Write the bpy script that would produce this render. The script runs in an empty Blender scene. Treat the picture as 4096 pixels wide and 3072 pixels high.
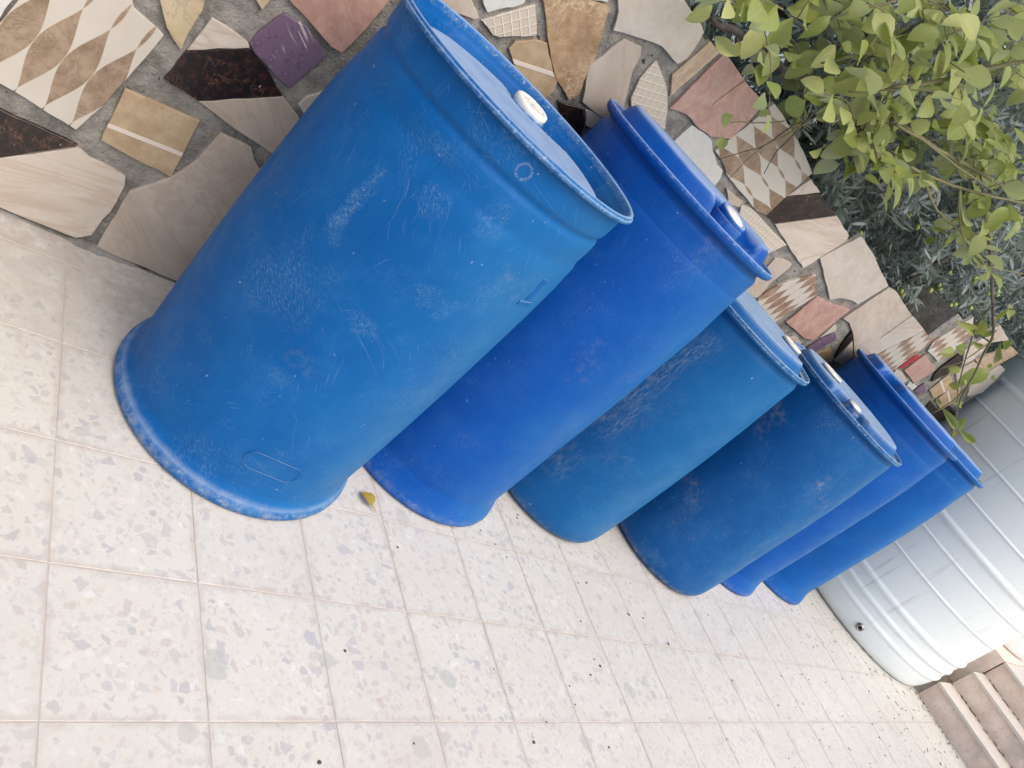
import bpy, bmesh, math, random
import numpy as np
from mathutils import Vector, Matrix, noise
random.seed(7); rng = np.random.default_rng(7)
SC = bpy.context.scene
T = 0.25                                   # one floor tile, metres
# ------------------------------------------------------------------ camera
RM = [[0.6492047296386414, -0.31998206251541444, 0.690032389589938],
      [0.3075088554016547, -0.7193401204218652, -0.6228869038605805],
      [0.6956806184337628, 0.616572194329129, -0.36860169060352876]]
CAMLOC = Vector((-0.44696614, -0.51763585, 1.11365158))
FPX = 3063.02
cam = bpy.data.cameras.new('camera'); camo = bpy.data.objects.new('camera', cam)
SC.collection.objects.link(camo); SC.camera = camo
r0, r1, r2 = (Vector(r) for r in RM)
camo.matrix_world = Matrix(((r0.x, -r1.x, -r2.x, CAMLOC.x), (r0.y, -r1.y, -r2.y, CAMLOC.y),
                            (r0.z, -r1.z, -r2.z, CAMLOC.z), (0, 0, 0, 1)))
cam.sensor_width = 36.0; cam.lens = FPX / 4096 * 36; cam.clip_start = 0.02; cam.clip_end = 1000
# ------------------------------------------------------------------ world, sun, exposure
SUN_EL, SUN_AZ = math.radians(55), math.radians(168)       # azimuth from +Y towards +X
w = bpy.data.worlds.new('World'); SC.world = w; w.use_nodes = True
wn = w.node_tree.nodes; wn.clear()
sky = wn.new('ShaderNodeTexSky'); sky.sky_type = 'NISHITA'; sky.sun_disc = False
sky.sun_elevation = SUN_EL; sky.sun_rotation = SUN_AZ
sky.air_density = 1.0; sky.dust_density = 5.0; sky.ozone_density = 0.5
bg = wn.new('ShaderNodeBackground'); bg.inputs[1].default_value = 0.15
wo = wn.new('ShaderNodeOutputWorld')
w.node_tree.links.new(sky.outputs[0], bg.inputs[0]); w.node_tree.links.new(bg.outputs[0], wo.inputs[0])
sl = bpy.data.lights.new('sun', 'SUN'); sl.energy = 1.0; sl.angle = math.radians(75); sl.color = (1, 0.955, 0.885)
so = bpy.data.objects.new('sun', sl); SC.collection.objects.link(so)
sd = Vector((math.sin(SUN_AZ) * math.cos(SUN_EL), math.cos(SUN_AZ) * math.cos(SUN_EL), math.sin(SUN_EL)))
so.rotation_euler = sd.to_track_quat('Z', 'Y').to_euler()
SC.view_settings.view_transform = 'Standard'; SC.view_settings.look = 'None'
SC.view_settings.exposure = 0.41; SC.view_settings.gamma = 1.0
SC.view_settings.use_curve_mapping = False
SC.cycles.max_bounces = 5; SC.cycles.diffuse_bounces = 3; SC.cycles.glossy_bounces = 2; SC.cycles.transmission_bounces = 3

# ------------------------------------------------------------------ geometry helpers
def ray(u, v):
    a, b = (u - 2048) / FPX, (v - 1536) / FPX
    return r0 * a + r1 * b + r2
def on_plane(u, v, p, n):
    d = ray(u, v); return CAMLOC + d * ((p - CAMLOC).dot(n) / d.dot(n))
def on_y(u, v, yt): return on_plane(u, v, Vector((0, yt * T, 0)), Vector((0, 1, 0)))
def on_z(u, v, z): return on_plane(u, v, Vector((0, 0, z)), Vector((0, 0, 1)))
WO = Vector((0, 4.365 * T, 0)); WA = Vector((1, 0.018, 0)).normalized(); WN = Vector((WA.y, -WA.x, 0))   # wall face frame
def wall_sz(u, v):
    p = on_plane(u, v, WO, WN); return ((p - WO).dot(WA), p.z)
def depth_of(p): return (p - CAMLOC).dot(r2)

def new_obj(name, mesh, parent=None, mat=None, loc=None):
    o = bpy.data.objects.new(name, mesh); SC.collection.objects.link(o)
    if parent: o.parent = parent
    if mat: mesh.materials.append(mat)
    if loc is not None: o.location = loc
    return o
def empty(name, loc=(0, 0, 0), parent=None):
    o = bpy.data.objects.new(name, None); o.empty_display_size = 0.1
    SC.collection.objects.link(o); o.location = loc
    if parent: o.parent = parent
    return o
def tag(o, label=None, cat=None, group=None, kind=None):
    if label: o['label'] = label
    if cat: o['category'] = cat
    if group: o['group'] = group
    if kind: o['kind'] = kind
    return o
def pymesh(name, V, F, smooth=False, uv=None):
    m = bpy.data.meshes.new(name); m.from_pydata([tuple(v) for v in V], [], [tuple(f) for f in F]); m.update()
    if smooth: m.polygons.foreach_set('use_smooth', [True] * len(m.polygons))
    if uv is not None:
        l = m.uv_layers.new(name='UVMap')
        vi = np.zeros(len(m.loops), dtype=np.int32); m.loops.foreach_get('vertex_index', vi)
        l.data.foreach_set('uv', np.asarray(uv, dtype=np.float32)[vi].ravel())
    return m
def box_mesh(name, x0, x1, y0, y1, z0, z1, bev=0.0):
    bm = bmesh.new(); bmesh.ops.create_cube(bm, size=1)
    for v in bm.verts:
        v.co = Vector((x0 + (v.co.x + .5) * (x1 - x0), y0 + (v.co.y + .5) * (y1 - y0), z0 + (v.co.z + .5) * (z1 - z0)))
    if bev: bmesh.ops.bevel(bm, geom=bm.edges[:], offset=bev, segments=2, affect='EDGES', profile=0.6)
    m = bpy.data.meshes.new(name); bm.to_mesh(m); bm.free(); return m
def revolve(name, prof, n=96, wob=0.0, seed=0.0):
    """prof: list of (r, z); UV = (angle*0.28, z) in metres-ish"""
    V, F, UV = [], [], []
    k = len(prof)
    L = [0.0]
    for i in range(1, k): L.append(L[-1] + math.hypot(prof[i][0] - prof[i-1][0], prof[i][1] - prof[i-1][1]))
    for j in range(n + 1):
        a = 2 * math.pi * j / n
        for (r, z), l in zip(prof, L):
            rr = r
            if wob:
                zt = (z - prof[0][1]) / (prof[-1][1] - prof[0][1]); win = max(0.0, min(1.0, zt * 6, (1 - zt) * 6))
                rr += wob * win * noise.noise(Vector((math.cos(a) * 1.3 + seed, math.sin(a) * 1.3, z * 3.2 + seed)))
            V.append((rr * math.cos(a), rr * math.sin(a), z)); UV.append((a * 0.28, z))
    for j in range(n):
        for i in range(k - 1):
            a = j * k + i; b = (j + 1) * k + i
            F.append((a, b, b + 1, a + 1))
    m = pymesh(name, V, F, True, UV)
    bm = bmesh.new(); bm.from_mesh(m); bmesh.ops.remove_doubles(bm, verts=bm.verts, dist=1e-6); bm.to_mesh(m); bm.free()
    return m
def tube(pts, rad, n=6):
    """pts list of Vector, rad list; returns V,F"""
    V, F = [], []
    for i, p in enumerate(pts):
        d = (pts[min(i + 1, len(pts) - 1)] - pts[max(i - 1, 0)]).normalized()
        a = d.orthogonal().normalized() if i == 0 else (a - d * a.dot(d)).normalized()
        b = d.cross(a)
        for k in range(n):
            t = 2 * math.pi * k / n
            V.append(p + (a * math.cos(t) + b * math.sin(t)) * rad[i])
    for i in range(len(pts) - 1):
        for k in range(n):
            F.append((i * n + k, i * n + (k + 1) % n, (i + 1) * n + (k + 1) % n, (i + 1) * n + k))
    F.append(tuple(range(n))[::-1]); F.append(tuple((len(pts) - 1) * n + k for k in range(n)))
    return V, F
def smooth_path(pts, sub=4):
    out = []
    for i in range(len(pts) - 1):
        p0 = pts[max(i - 1, 0)]; p1 = pts[i]; p2 = pts[i + 1]; p3 = pts[min(i + 2, len(pts) - 1)]
        for k in range(sub):
            t = k / sub
            out.append(0.5 * ((2 * p1) + (p2 - p0) * t + (2 * p0 - 5 * p1 + 4 * p2 - p3) * t * t + (3 * p1 - p0 - 3 * p2 + p3) * t ** 3))
    out.append(pts[-1]); return out

# ------------------------------------------------------------------ material helper
class G:
    def __init__(s, name):
        s.m = bpy.data.materials.new(name); s.m.use_nodes = True; s.t = s.m.node_tree; s.t.nodes.clear()
        s.out = s.n('ShaderNodeOutputMaterial'); s.b = s.n('ShaderNodeBsdfPrincipled'); s.l(s.b.outputs[0], s.out.inputs[0])
    def n(s, t, **k):
        x = s.t.nodes.new(t)
        for a, v in k.items(): setattr(x, a, v)
        return x
    def l(s, a, b): s.t.links.new(a, b)
    def put(s, sock, v):
        if hasattr(v, 'is_output') or hasattr(v, 'links'): s.l(v, sock)
        else: sock.default_value = v
    def math(s, op, a, b=0.0, c=None, clamp=False):
        x = s.n('ShaderNodeMath', operation=op, use_clamp=clamp); s.put(x.inputs[0], a); s.put(x.inputs[1], b)
        if c is not None: s.put(x.inputs[2], c)
        return x.outputs[0]
    def vmath(s, op, a, b=(0, 0, 0)):
        x = s.n('ShaderNodeVectorMath', operation=op); s.put(x.inputs[0], a)
        if op == 'SCALE': s.put(x.inputs[3], b)
        else: s.put(x.inputs[1], b)
        return x.outputs[0]
    def ss(s, v, lo, hi, a=0.0, b=1.0):
        x = s.n('ShaderNodeMapRange', interpolation_type='SMOOTHSTEP'); s.put(x.inputs[0], v)
        x.inputs[1].default_value = lo; x.inputs[2].default_value = hi; x.inputs[3].default_value = a; x.inputs[4].default_value = b
        return x.outputs[0]
    def mix(s, f, a, b, mode='MIX'):
        x = s.n('ShaderNodeMix', data_type='RGBA', blend_type=mode); s.put(x.inputs[0], f)
        for i, v in ((6, a), (7, b)):
            if isinstance(v, tuple): x.inputs[i].default_value = (*v[:3], 1)
            else: s.l(v, x.inputs[i])
        return x.outputs[2]
    def noise(s, vec, scale, detail=3, rough=0.55, dim='3D', col=False, dist=0.0):
        x = s.n('ShaderNodeTexNoise', noise_dimensions=dim)
        if vec is not None: s.l(vec, x.inputs['Vector'])
        x.inputs['Scale'].default_value = scale; x.inputs['Detail'].default_value = detail
        x.inputs['Roughness'].default_value = rough; x.inputs['Distortion'].default_value = dist
        return x.outputs[1 if col else 0]
    def vor(s, vec, scale, feature='F1', dim='3D', out=0, rnd=1.0):
        x = s.n('ShaderNodeTexVoronoi', feature=feature, voronoi_dimensions=dim)
        s.l(vec, x.inputs['Vector']); x.inputs['Scale'].default_value = scale; x.inputs['Randomness'].default_value = rnd
        return x.outputs[out]
    def map(s, vec, loc=(0, 0, 0), rot=(0, 0, 0), sc=(1, 1, 1)):
        if any(rot) and sc != (1, 1, 1):      # turn first, stretch afterwards
            vec = s.map(vec, rot=rot); rot = (0, 0, 0)
        x = s.n('ShaderNodeMapping'); s.l(vec, x.inputs[0]); x.inputs[1].default_value = loc; x.inputs[2].default_value = rot; x.inputs[3].default_value = sc
        return x.outputs[0]
    def ramp(s, f, stops, interp='LINEAR'):
        x = s.n('ShaderNodeValToRGB'); x.color_ramp.interpolation = interp; s.put(x.inputs[0], f)
        e = x.color_ramp.elements
        while len(e) > 1: e.remove(e[-1])
        for i, (p, c) in enumerate(stops):
            q = e[0] if i == 0 else e.new(p)
            q.position = p; q.color = (*c, 1)
        return x.outputs[0]
    def pos(s): return s.n('ShaderNodeNewGeometry').outputs['Position']
    def nrm(s): return s.n('ShaderNodeNewGeometry').outputs['Normal']
    def obj(s): return s.n('ShaderNodeTexCoord').outputs['Object']
    def uv(s): return s.n('ShaderNodeTexCoord').outputs['UV']
    def rand(s): return s.n('ShaderNodeObjectInfo').outputs['Random']
    def sep(s, v):
        x = s.n('ShaderNodeSeparateXYZ'); s.l(v, x.inputs[0]); return x.outputs
    def comb(s, x=0.0, y=0.0, z=0.0):
        c = s.n('ShaderNodeCombineXYZ')
        for i, v in enumerate((x, y, z)): s.put(c.inputs[i], v)
        return c.outputs[0]
    def done(s, col, rough=0.6, bump=None, bs=0.3, bd=0.002, spec=0.5, **k):
        if isinstance(col, tuple): s.b.inputs['Base Color'].default_value = (*col[:3], 1)
        else: s.l(col, s.b.inputs['Base Color'])
        s.put(s.b.inputs['Roughness'], rough); s.b.inputs['Specular IOR Level'].default_value = spec
        if bump is not None:
            x = s.n('ShaderNodeBump'); x.inputs['Strength'].default_value = bs; x.inputs['Distance'].default_value = bd
            s.l(bump, x.inputs['Height']); s.l(x.outputs[0], s.b.inputs['Normal'])
        for a, v in k.items(): s.put(s.b.inputs[a], v)
        return s.m

# ------------------------------------------------------------------ materials: floor
def mat_terrazzo():
    g = G('terrazzo'); p = g.pos(); rnd = g.rand()
    off = g.comb(g.math('MULTIPLY', rnd, 37.0), g.math('MULTIPLY', rnd, 91.0), 0.0)
    q = g.vmath('ADD', p, off)
    wob = g.vmath('SCALE', g.vmath('SUBTRACT', g.noise(q, 55, 2, col=True), (.5, .5, .5)), 0.012)
    q2 = g.vmath('MULTIPLY', g.vmath('ADD', q, wob), (1, 1, 0))
    base = g.mix(g.noise(q, 9, 4), (.578, .565, .507), (.66, .655, .607))
    base = g.mix(g.math('MULTIPLY', g.noise(q, 160, 3), .35), base, (.56, .52, .465))
    pal = [(0, (.36, .36, .39)), (.14, (.60, .58, .54)), (.28, (.45, .39, .35)), (.40, (.68, .68, .68)), (.52, (.34, .36, .37)),
           (.64, (.55, .47, .38)), (.76, (.42, .36, .41)), (.88, (.70, .68, .62)), (1, (.38, .41, .39))]
    def chips(scale, thr0, thr1, keep, amt, ofs):
        nonlocal base
        qq = g.vmath('ADD', q2, (ofs, ofs * 1.7, 0))
        c = g.sep(g.vor(qq, scale, 'F1', '2D', 1))
        d = g.vor(qq, scale, 'DISTANCE_TO_EDGE', '2D', 0)
        t = g.math('MULTIPLY_ADD', c[0], thr1 - thr0, thr0)
        inside = g.ss(g.math('SUBTRACT', d, t), 0.0, 0.02)
        k = g.math('GREATER_THAN', c[1], 1 - keep)
        f = g.math('MULTIPLY', g.math('MULTIPLY', inside, k), g.math('MULTIPLY_ADD', c[2], amt * .75, amt * .25))
        col = g.ramp(c[0], pal, 'CONSTANT')
        col = g.mix(g.math('MULTIPLY', g.noise(qq, 120, 3), .25), col, (.72, .70, .67))
        base = g.mix(f, base, col)
    chips(120, .05, .28, .50, .50, 5.0)
    chips(56, .08, .32, .62, .74, 0.0)
    chips(31, .17, .42, .50, .74, 11.0)
    # grey damp blotches with a shape of their own
    bl = g.vor(g.vmath('MULTIPLY', g.vmath('ADD', p, g.vmath('SCALE', g.noise(p, 40, 3, col=True), .03)), (1, 1, 0)), 7.0, 'F1', '2D', 0)
    blr = g.sep(g.vor(g.vmath('MULTIPLY', g.vmath('ADD', p, g.vmath('SCALE', g.noise(p, 40, 3, col=True), .03)), (1, 1, 0)), 7.0, 'F1', '2D', 1))
    rad = g.math('MULTIPLY_ADD', blr[0], .13, .05)
    bf = g.math('MULTIPLY', g.ss(g.math('SUBTRACT', rad, bl), -.01, .03), g.math('GREATER_THAN', blr[1], .72))
    base = g.mix(g.math('MULTIPLY', bf, .55), base, (.40, .42, .395))
    # pinkish grime along the joints of every tile
    o = g.sep(g.obj())
    e = g.math('MAXIMUM', g.math('ABSOLUTE', o[0]), g.math('ABSOLUTE', o[1]))
    grime = g.math('MULTIPLY', g.ss(g.math('ADD', e, g.math('MULTIPLY', g.noise(q, 26, 4), .02)), .119, .1335), g.ss(g.noise(q, 13, 3), .3, .65))
    base = g.mix(g.math('MULTIPLY', grime, .50), base, (.43, .375, .33))
    # dirt washed against the wall foot
    py = g.sep(p)[1]
    dw = g.math('MULTIPLY', g.ss(g.math('ADD', py, g.math('MULTIPLY', g.noise(p, 6, 5), .42)), .80, 1.34), g.ss(g.noise(p, 21, 5, .65), .25, .6))
    base = g.mix(g.math('MULTIPLY', dw, .70), base, (.36, .315, .28))
    # brown dust film drifting over the far end
    base = g.mix(g.math('MULTIPLY', g.ss(g.noise(p, 2.3, 4), .45, .72), .26), base, (.50, .445, .395))
    base = g.mix(g.math('MULTIPLY', rnd, .22), base, (.52, .49, .45))
    return g.done(base, g.ss(g.noise(q, 14, 3), .3, .7, .26, .46), g.noise(q, 300, 2), .08, .001)
M = {}
M['terrazzo'] = mat_terrazzo()
g = G('grout'); M['grout'] = g.done(g.mix(g.noise(g.pos(), 30, 4), (.44, .385, .345), (.55, .50, .455)), .9, g.noise(g.pos(), 200, 3), .4)
def mat_mortar():
    g = G('mortar'); p = g.pos()
    c = g.mix(g.ss(g.noise(p, 18, 5, .65), .3, .7), (.165, .158, .143), (.36, .345, .315))
    c = g.mix(g.math('MULTIPLY', g.ss(g.noise(p, 90, 4, .7), .55, .75), .6), c, (.40, .385, .35))
    c = g.mix(g.math('MULTIPLY', g.ss(g.noise(p, 7, 4), .55, .75), .5), c, (.10, .10, .095))
    c = g.mix(g.ss(g.noise(p, 42, 3), .66, .72), c, (.03, .03, .03))
    h = g.math('ADD', g.noise(p, 45, 5, .7), g.math('MULTIPLY', g.noise(p, 220, 3), .4))
    return g.done(c, .95, h, 1.0, .010)
M['mortar'] = mat_mortar()
g = G('soil'); M['soil'] = g.done(g.mix(g.noise(g.pos(), 8, 6), (.10, .075, .05), (.24, .19, .13)), .95, g.noise(g.pos(), 40, 6), .8, .02)
g = G('step_stone'); p = g.pos()
c = g.mix(g.ss(g.noise(p, 11, 5), .3, .7), (.70, .54, .45), (.82, .68, .585)); c = g.mix(g.math('MULTIPLY', g.ss(g.noise(p, 70, 3), .55, .7), .4), c, (.40, .37, .35))
c = g.mix(g.math('MULTIPLY', g.ss(g.noise(p, 5, 4), .55, .68), .45), c, (.36, .33, .31))
M['step'] = g.done(c, .5, g.noise(p, 150, 3), .1)
g = G('step_nosing'); p = g.pos(); M['nosing'] = g.done(g.mix(g.noise(p, 14, 5), (.50, .44, .39), (.66, .62, .57)), .45)

# ------------------------------------------------------------------ materials: wall tiles (UV in metres unless noted)
def seeded(g, k=40.0): return g.vmath('ADD', g.uv(), g.comb(g.math('MULTIPLY', g.rand(), k), g.math('MULTIPLY', g.rand(), k * .37), 0.0))
def mat_marble(name, a, b, vein, vs=5.0, va=.5, stretch=(1, 5, 1), rot=.5, rough=.32):
    g = G(name); q = seeded(g); r = g.map(q, rot=(0, 0, rot), sc=stretch)
    c = g.mix(g.ss(g.noise(r, vs, 5, .6, dist=1.2), .3, .7), a, b)
    v = g.math('ABSOLUTE', g.math('SUBTRACT', g.noise(r, vs * .8, 4, .6, dist=2.0), .5))
    c = g.mix(g.math('MULTIPLY', g.ss(v, .05, 0.0), va), c, vein)
    c = g.mix(g.math('MULTIPLY', g.ss(g.noise(q, 60, 4, .7), .45, .75), .30), c, tuple(x * .70 for x in b))
    c = g.mix(g.math('MULTIPLY', g.ss(g.noise(g.pos(), 24, 5, .7), .52, .72), .25), c, (.30, .27, .23))
    c = g.mix(g.math('MULTIPLY', g.noise(g.pos(), 9, 4), .22), c, (.42, .38, .33))
    return g.done(c, rough, g.noise(q, 40, 4), .05, .002)
M['beige'] = mat_marble('beige_marble', (.46, .385, .315), (.56, .49, .415), (.36, .26, .185), 2.2, .35, (1, 3.2, 1))
M['cream'] = mat_marble('cream_marble', (.54, .475, .40), (.63, .575, .505), (.42, .30, .215), 1.8, .45, (1, 4, 1), -.4)
M['pale'] = mat_marble('pale_stone', (.51, .455, .385), (.59, .545, .485), (.42, .345, .275), 8, .2, (1, 1.5, 1), .3, .5)
M['white'] = mat_marble('white_tile', (.58, .59, .56), (.66, .67, .64), (.50, .50, .46), 5, .15, (1, 1, 1), 0, .3)
M['pink'] = mat_marble('pink_marble', (.44, .245, .20), (.57, .365, .30), (.28, .14, .12), 11, .28, (1, 1.6, 1), .9, .35)
M['yellow'] = mat_marble('yellow_marble', (.46, .36, .21), (.55, .46, .30), (.34, .28, .18), 12, .6, (1, 1, 1), 0, .35)
M['wood'] = mat_marble('wood_tile', (.40, .29, .19), (.56, .43, .30), (.26, .17, .10), 9, .6, (1, 9, 1), 0.0, .45)
def mat_black():
    g = G('black_marble'); q = seeded(g)
    c = g.mix(g.ss(g.noise(q, 60, 5, .7), .45, .75), (.013, .010, .009), (.075, .032, .022))
    v = g.math('ABSOLUTE', g.math('SUBTRACT', g.noise(g.map(q, sc=(1, .6, 1)), 34, 5, .7, dist=.8), .5))
    c = g.mix(g.math('MULTIPLY', g.math('MULTIPLY', g.ss(v, .014, 0.0), .6), g.ss(g.noise(q, 19, 2), .45, .6)), c, (.30, .15, .09))
    v2 = g.vor(g.map(q, sc=(1, .28, 1)), 110, 'F1', '3D', 0)
    c = g.mix(g.math('MULTIPLY', g.ss(v2, .16, .05), g.ss(g.noise(q, 40, 2), .60, .63)), c, (.60, .53, .46))
    return g.done(c, .3)
M['black'] = mat_black()
def mat_tan():
    g = G('tan_tile'); q = g.uv(); s = g.vmath('ADD', q, g.comb(g.math('MULTIPLY', g.rand(), 30.0), 0.0, 0.0))
    c = g.mix(g.ss(g.noise(s, 22, 5, .65), .3, .7), (.38, .275, .165), (.49, .385, .255))
    c = g.mix(g.math('MULTIPLY', g.ss(g.noise(s, 150, 3), .5, .75), .5), c, (.34, .25, .16))
    st = g.ss(g.math('ABSOLUTE', g.sep(q)[1]), .0062, .0040)
    c = g.mix(st, c, (.68, .60, .53))
    return g.done(c, .45, g.math('ADD', st, g.math('MULTIPLY', g.noise(s, 120, 3), .15)), .35, .003)
M['tan'] = mat_tan()
def mat_brown():
    g = G('brown_stone'); q = seeded(g)
    c = g.mix(g.ss(g.noise(q, 13, 6, .65), .3, .7), (.27, .17, .09), (.46, .32, .19))
    v = g.math('ABSOLUTE', g.math('SUBTRACT', g.noise(q, 26, 5, .7, dist=1.0), .5))
    c = g.mix(g.math('MULTIPLY', g.ss(v, .03, 0.0), g.ss(g.noise(q, 9, 2), .45, .6)), c, (.62, .50, .36))
    return g.done(c, .5, g.noise(q, 40, 5, .7), .5, .006)
M['brown'] = mat_brown()
def mat_purple():
    g = G('purple_tile'); q = seeded(g)
    c = g.mix(g.noise(q, 7, 3), (.14, .088, .15), (.21, .145, .215))
    d = g.vor(g.vmath('ADD', q, g.vmath('SCALE', g.noise(q, 30, 2, col=True), .02)), 58, 'F1', '3D', 0); dr = g.sep(g.vor(q, 58, 'F1', '3D', 1))
    ring = g.math('MULTIPLY', g.ss(g.math('ABSOLUTE', g.math('SUBTRACT', d, .36)), .12, .0), g.math('GREATER_THAN', dr[0], .45))
    c = g.mix(g.math('MULTIPLY', ring, .35), c, (.06, .03, .075))
    c = g.mix(g.math('MULTIPLY', g.math('MULTIPLY', g.ss(d, .2, .1), g.math('GREATER_THAN', dr[0], .45)), .4), c, (.36, .24, .38))
    sc = g.math('MULTIPLY', g.ss(g.noise(g.map(q, rot=(0, 0, .5), sc=(6, 90, 1)), 1.6, 3), .56, .62), g.ss(g.noise(q, 7, 2), .55, .62))
    c = g.mix(g.math('MULTIPLY', sc, .75), c, (.60, .55, .56))
    return g.done(c, .35, g.ss(d, .4, .2), .15, .002)
M['purple'] = mat_purple()
g = G('red_tile'); M['red'] = g.done((.36, .025, .03), .3)
def mat_grid():
    g = G('embossed_grid_tile'); q = g.uv(); s = g.sep(q)
    cell = .020
    fx = g.math('ABSOLUTE', g.math('SUBTRACT', g.math('FRACT', g.math('DIVIDE', s[0], cell)), .5))
    fy = g.math('ABSOLUTE', g.math('SUBTRACT', g.math('FRACT', g.math('DIVIDE', s[1], cell)), .5))
    line = g.ss(g.math('MAXIMUM', fx, fy), .39, .45)
    c = g.mix(line, g.mix(g.noise(q, 40, 4), (.52, .445, .35), (.60, .53, .435)), (.68, .64, .565))
    c = g.mix(g.math('MULTIPLY', g.noise(q, 15, 4), .2), c, (.45, .40, .34))
    return g.done(c, .45, line, .6, .003)
M['grid'] = mat_grid()
def mat_wave(name, wa, wb, dark, dark2):
    """UV: x along the chain of lenses (period 1), y across (row spacing 1)"""
    g = G(name); q = g.uv(); s = g.sep(q)
    half = g.math('ABSOLUTE', g.math('MULTIPLY_ADD', g.math('COSINE', g.math('MULTIPLY_ADD', s[0], 2 * math.pi, .118 * 2 * math.pi)), -wb, wa))
    t = g.math('ABSOLUTE', g.math('SUBTRACT', g.math('FRACT', g.math('ADD', s[1], .5)), .5))
    d = g.math('SUBTRACT', half, t)
    p = g.pos()
    br = g.mix(g.ss(g.noise(p, 22, 5, .65), .3, .7), dark, dark2)
    v = g.math('ABSOLUTE', g.math('SUBTRACT', g.noise(p, 16, 5, .65, dist=1.5), .5))
    br = g.mix(g.math('MULTIPLY', g.ss(v, .025, 0.0), .45), br, tuple(x * .5 for x in dark))
    wh = g.mix(g.noise(p, 14, 5), (.49, .45, .385), (.61, .58, .52))
    c = g.mix(g.ss(d, -.006, .006), wh, br)
    c = g.mix(g.math('MULTIPLY', g.ss(g.math('ABSOLUTE', d), .018, .004), .55), c, (.46, .37, .25))
    return g.done(c, .28, g.ss(d, -.03, .03), .25, .002)
M['wave'] = mat_wave('wave_pattern_tile', .21, .285, (.225, .155, .10), (.375, .285, .205))
M['stripe'] = mat_wave('stripe_pattern_tile', .22, .25, (.25, .155, .105), (.40, .28, .21))

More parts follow.
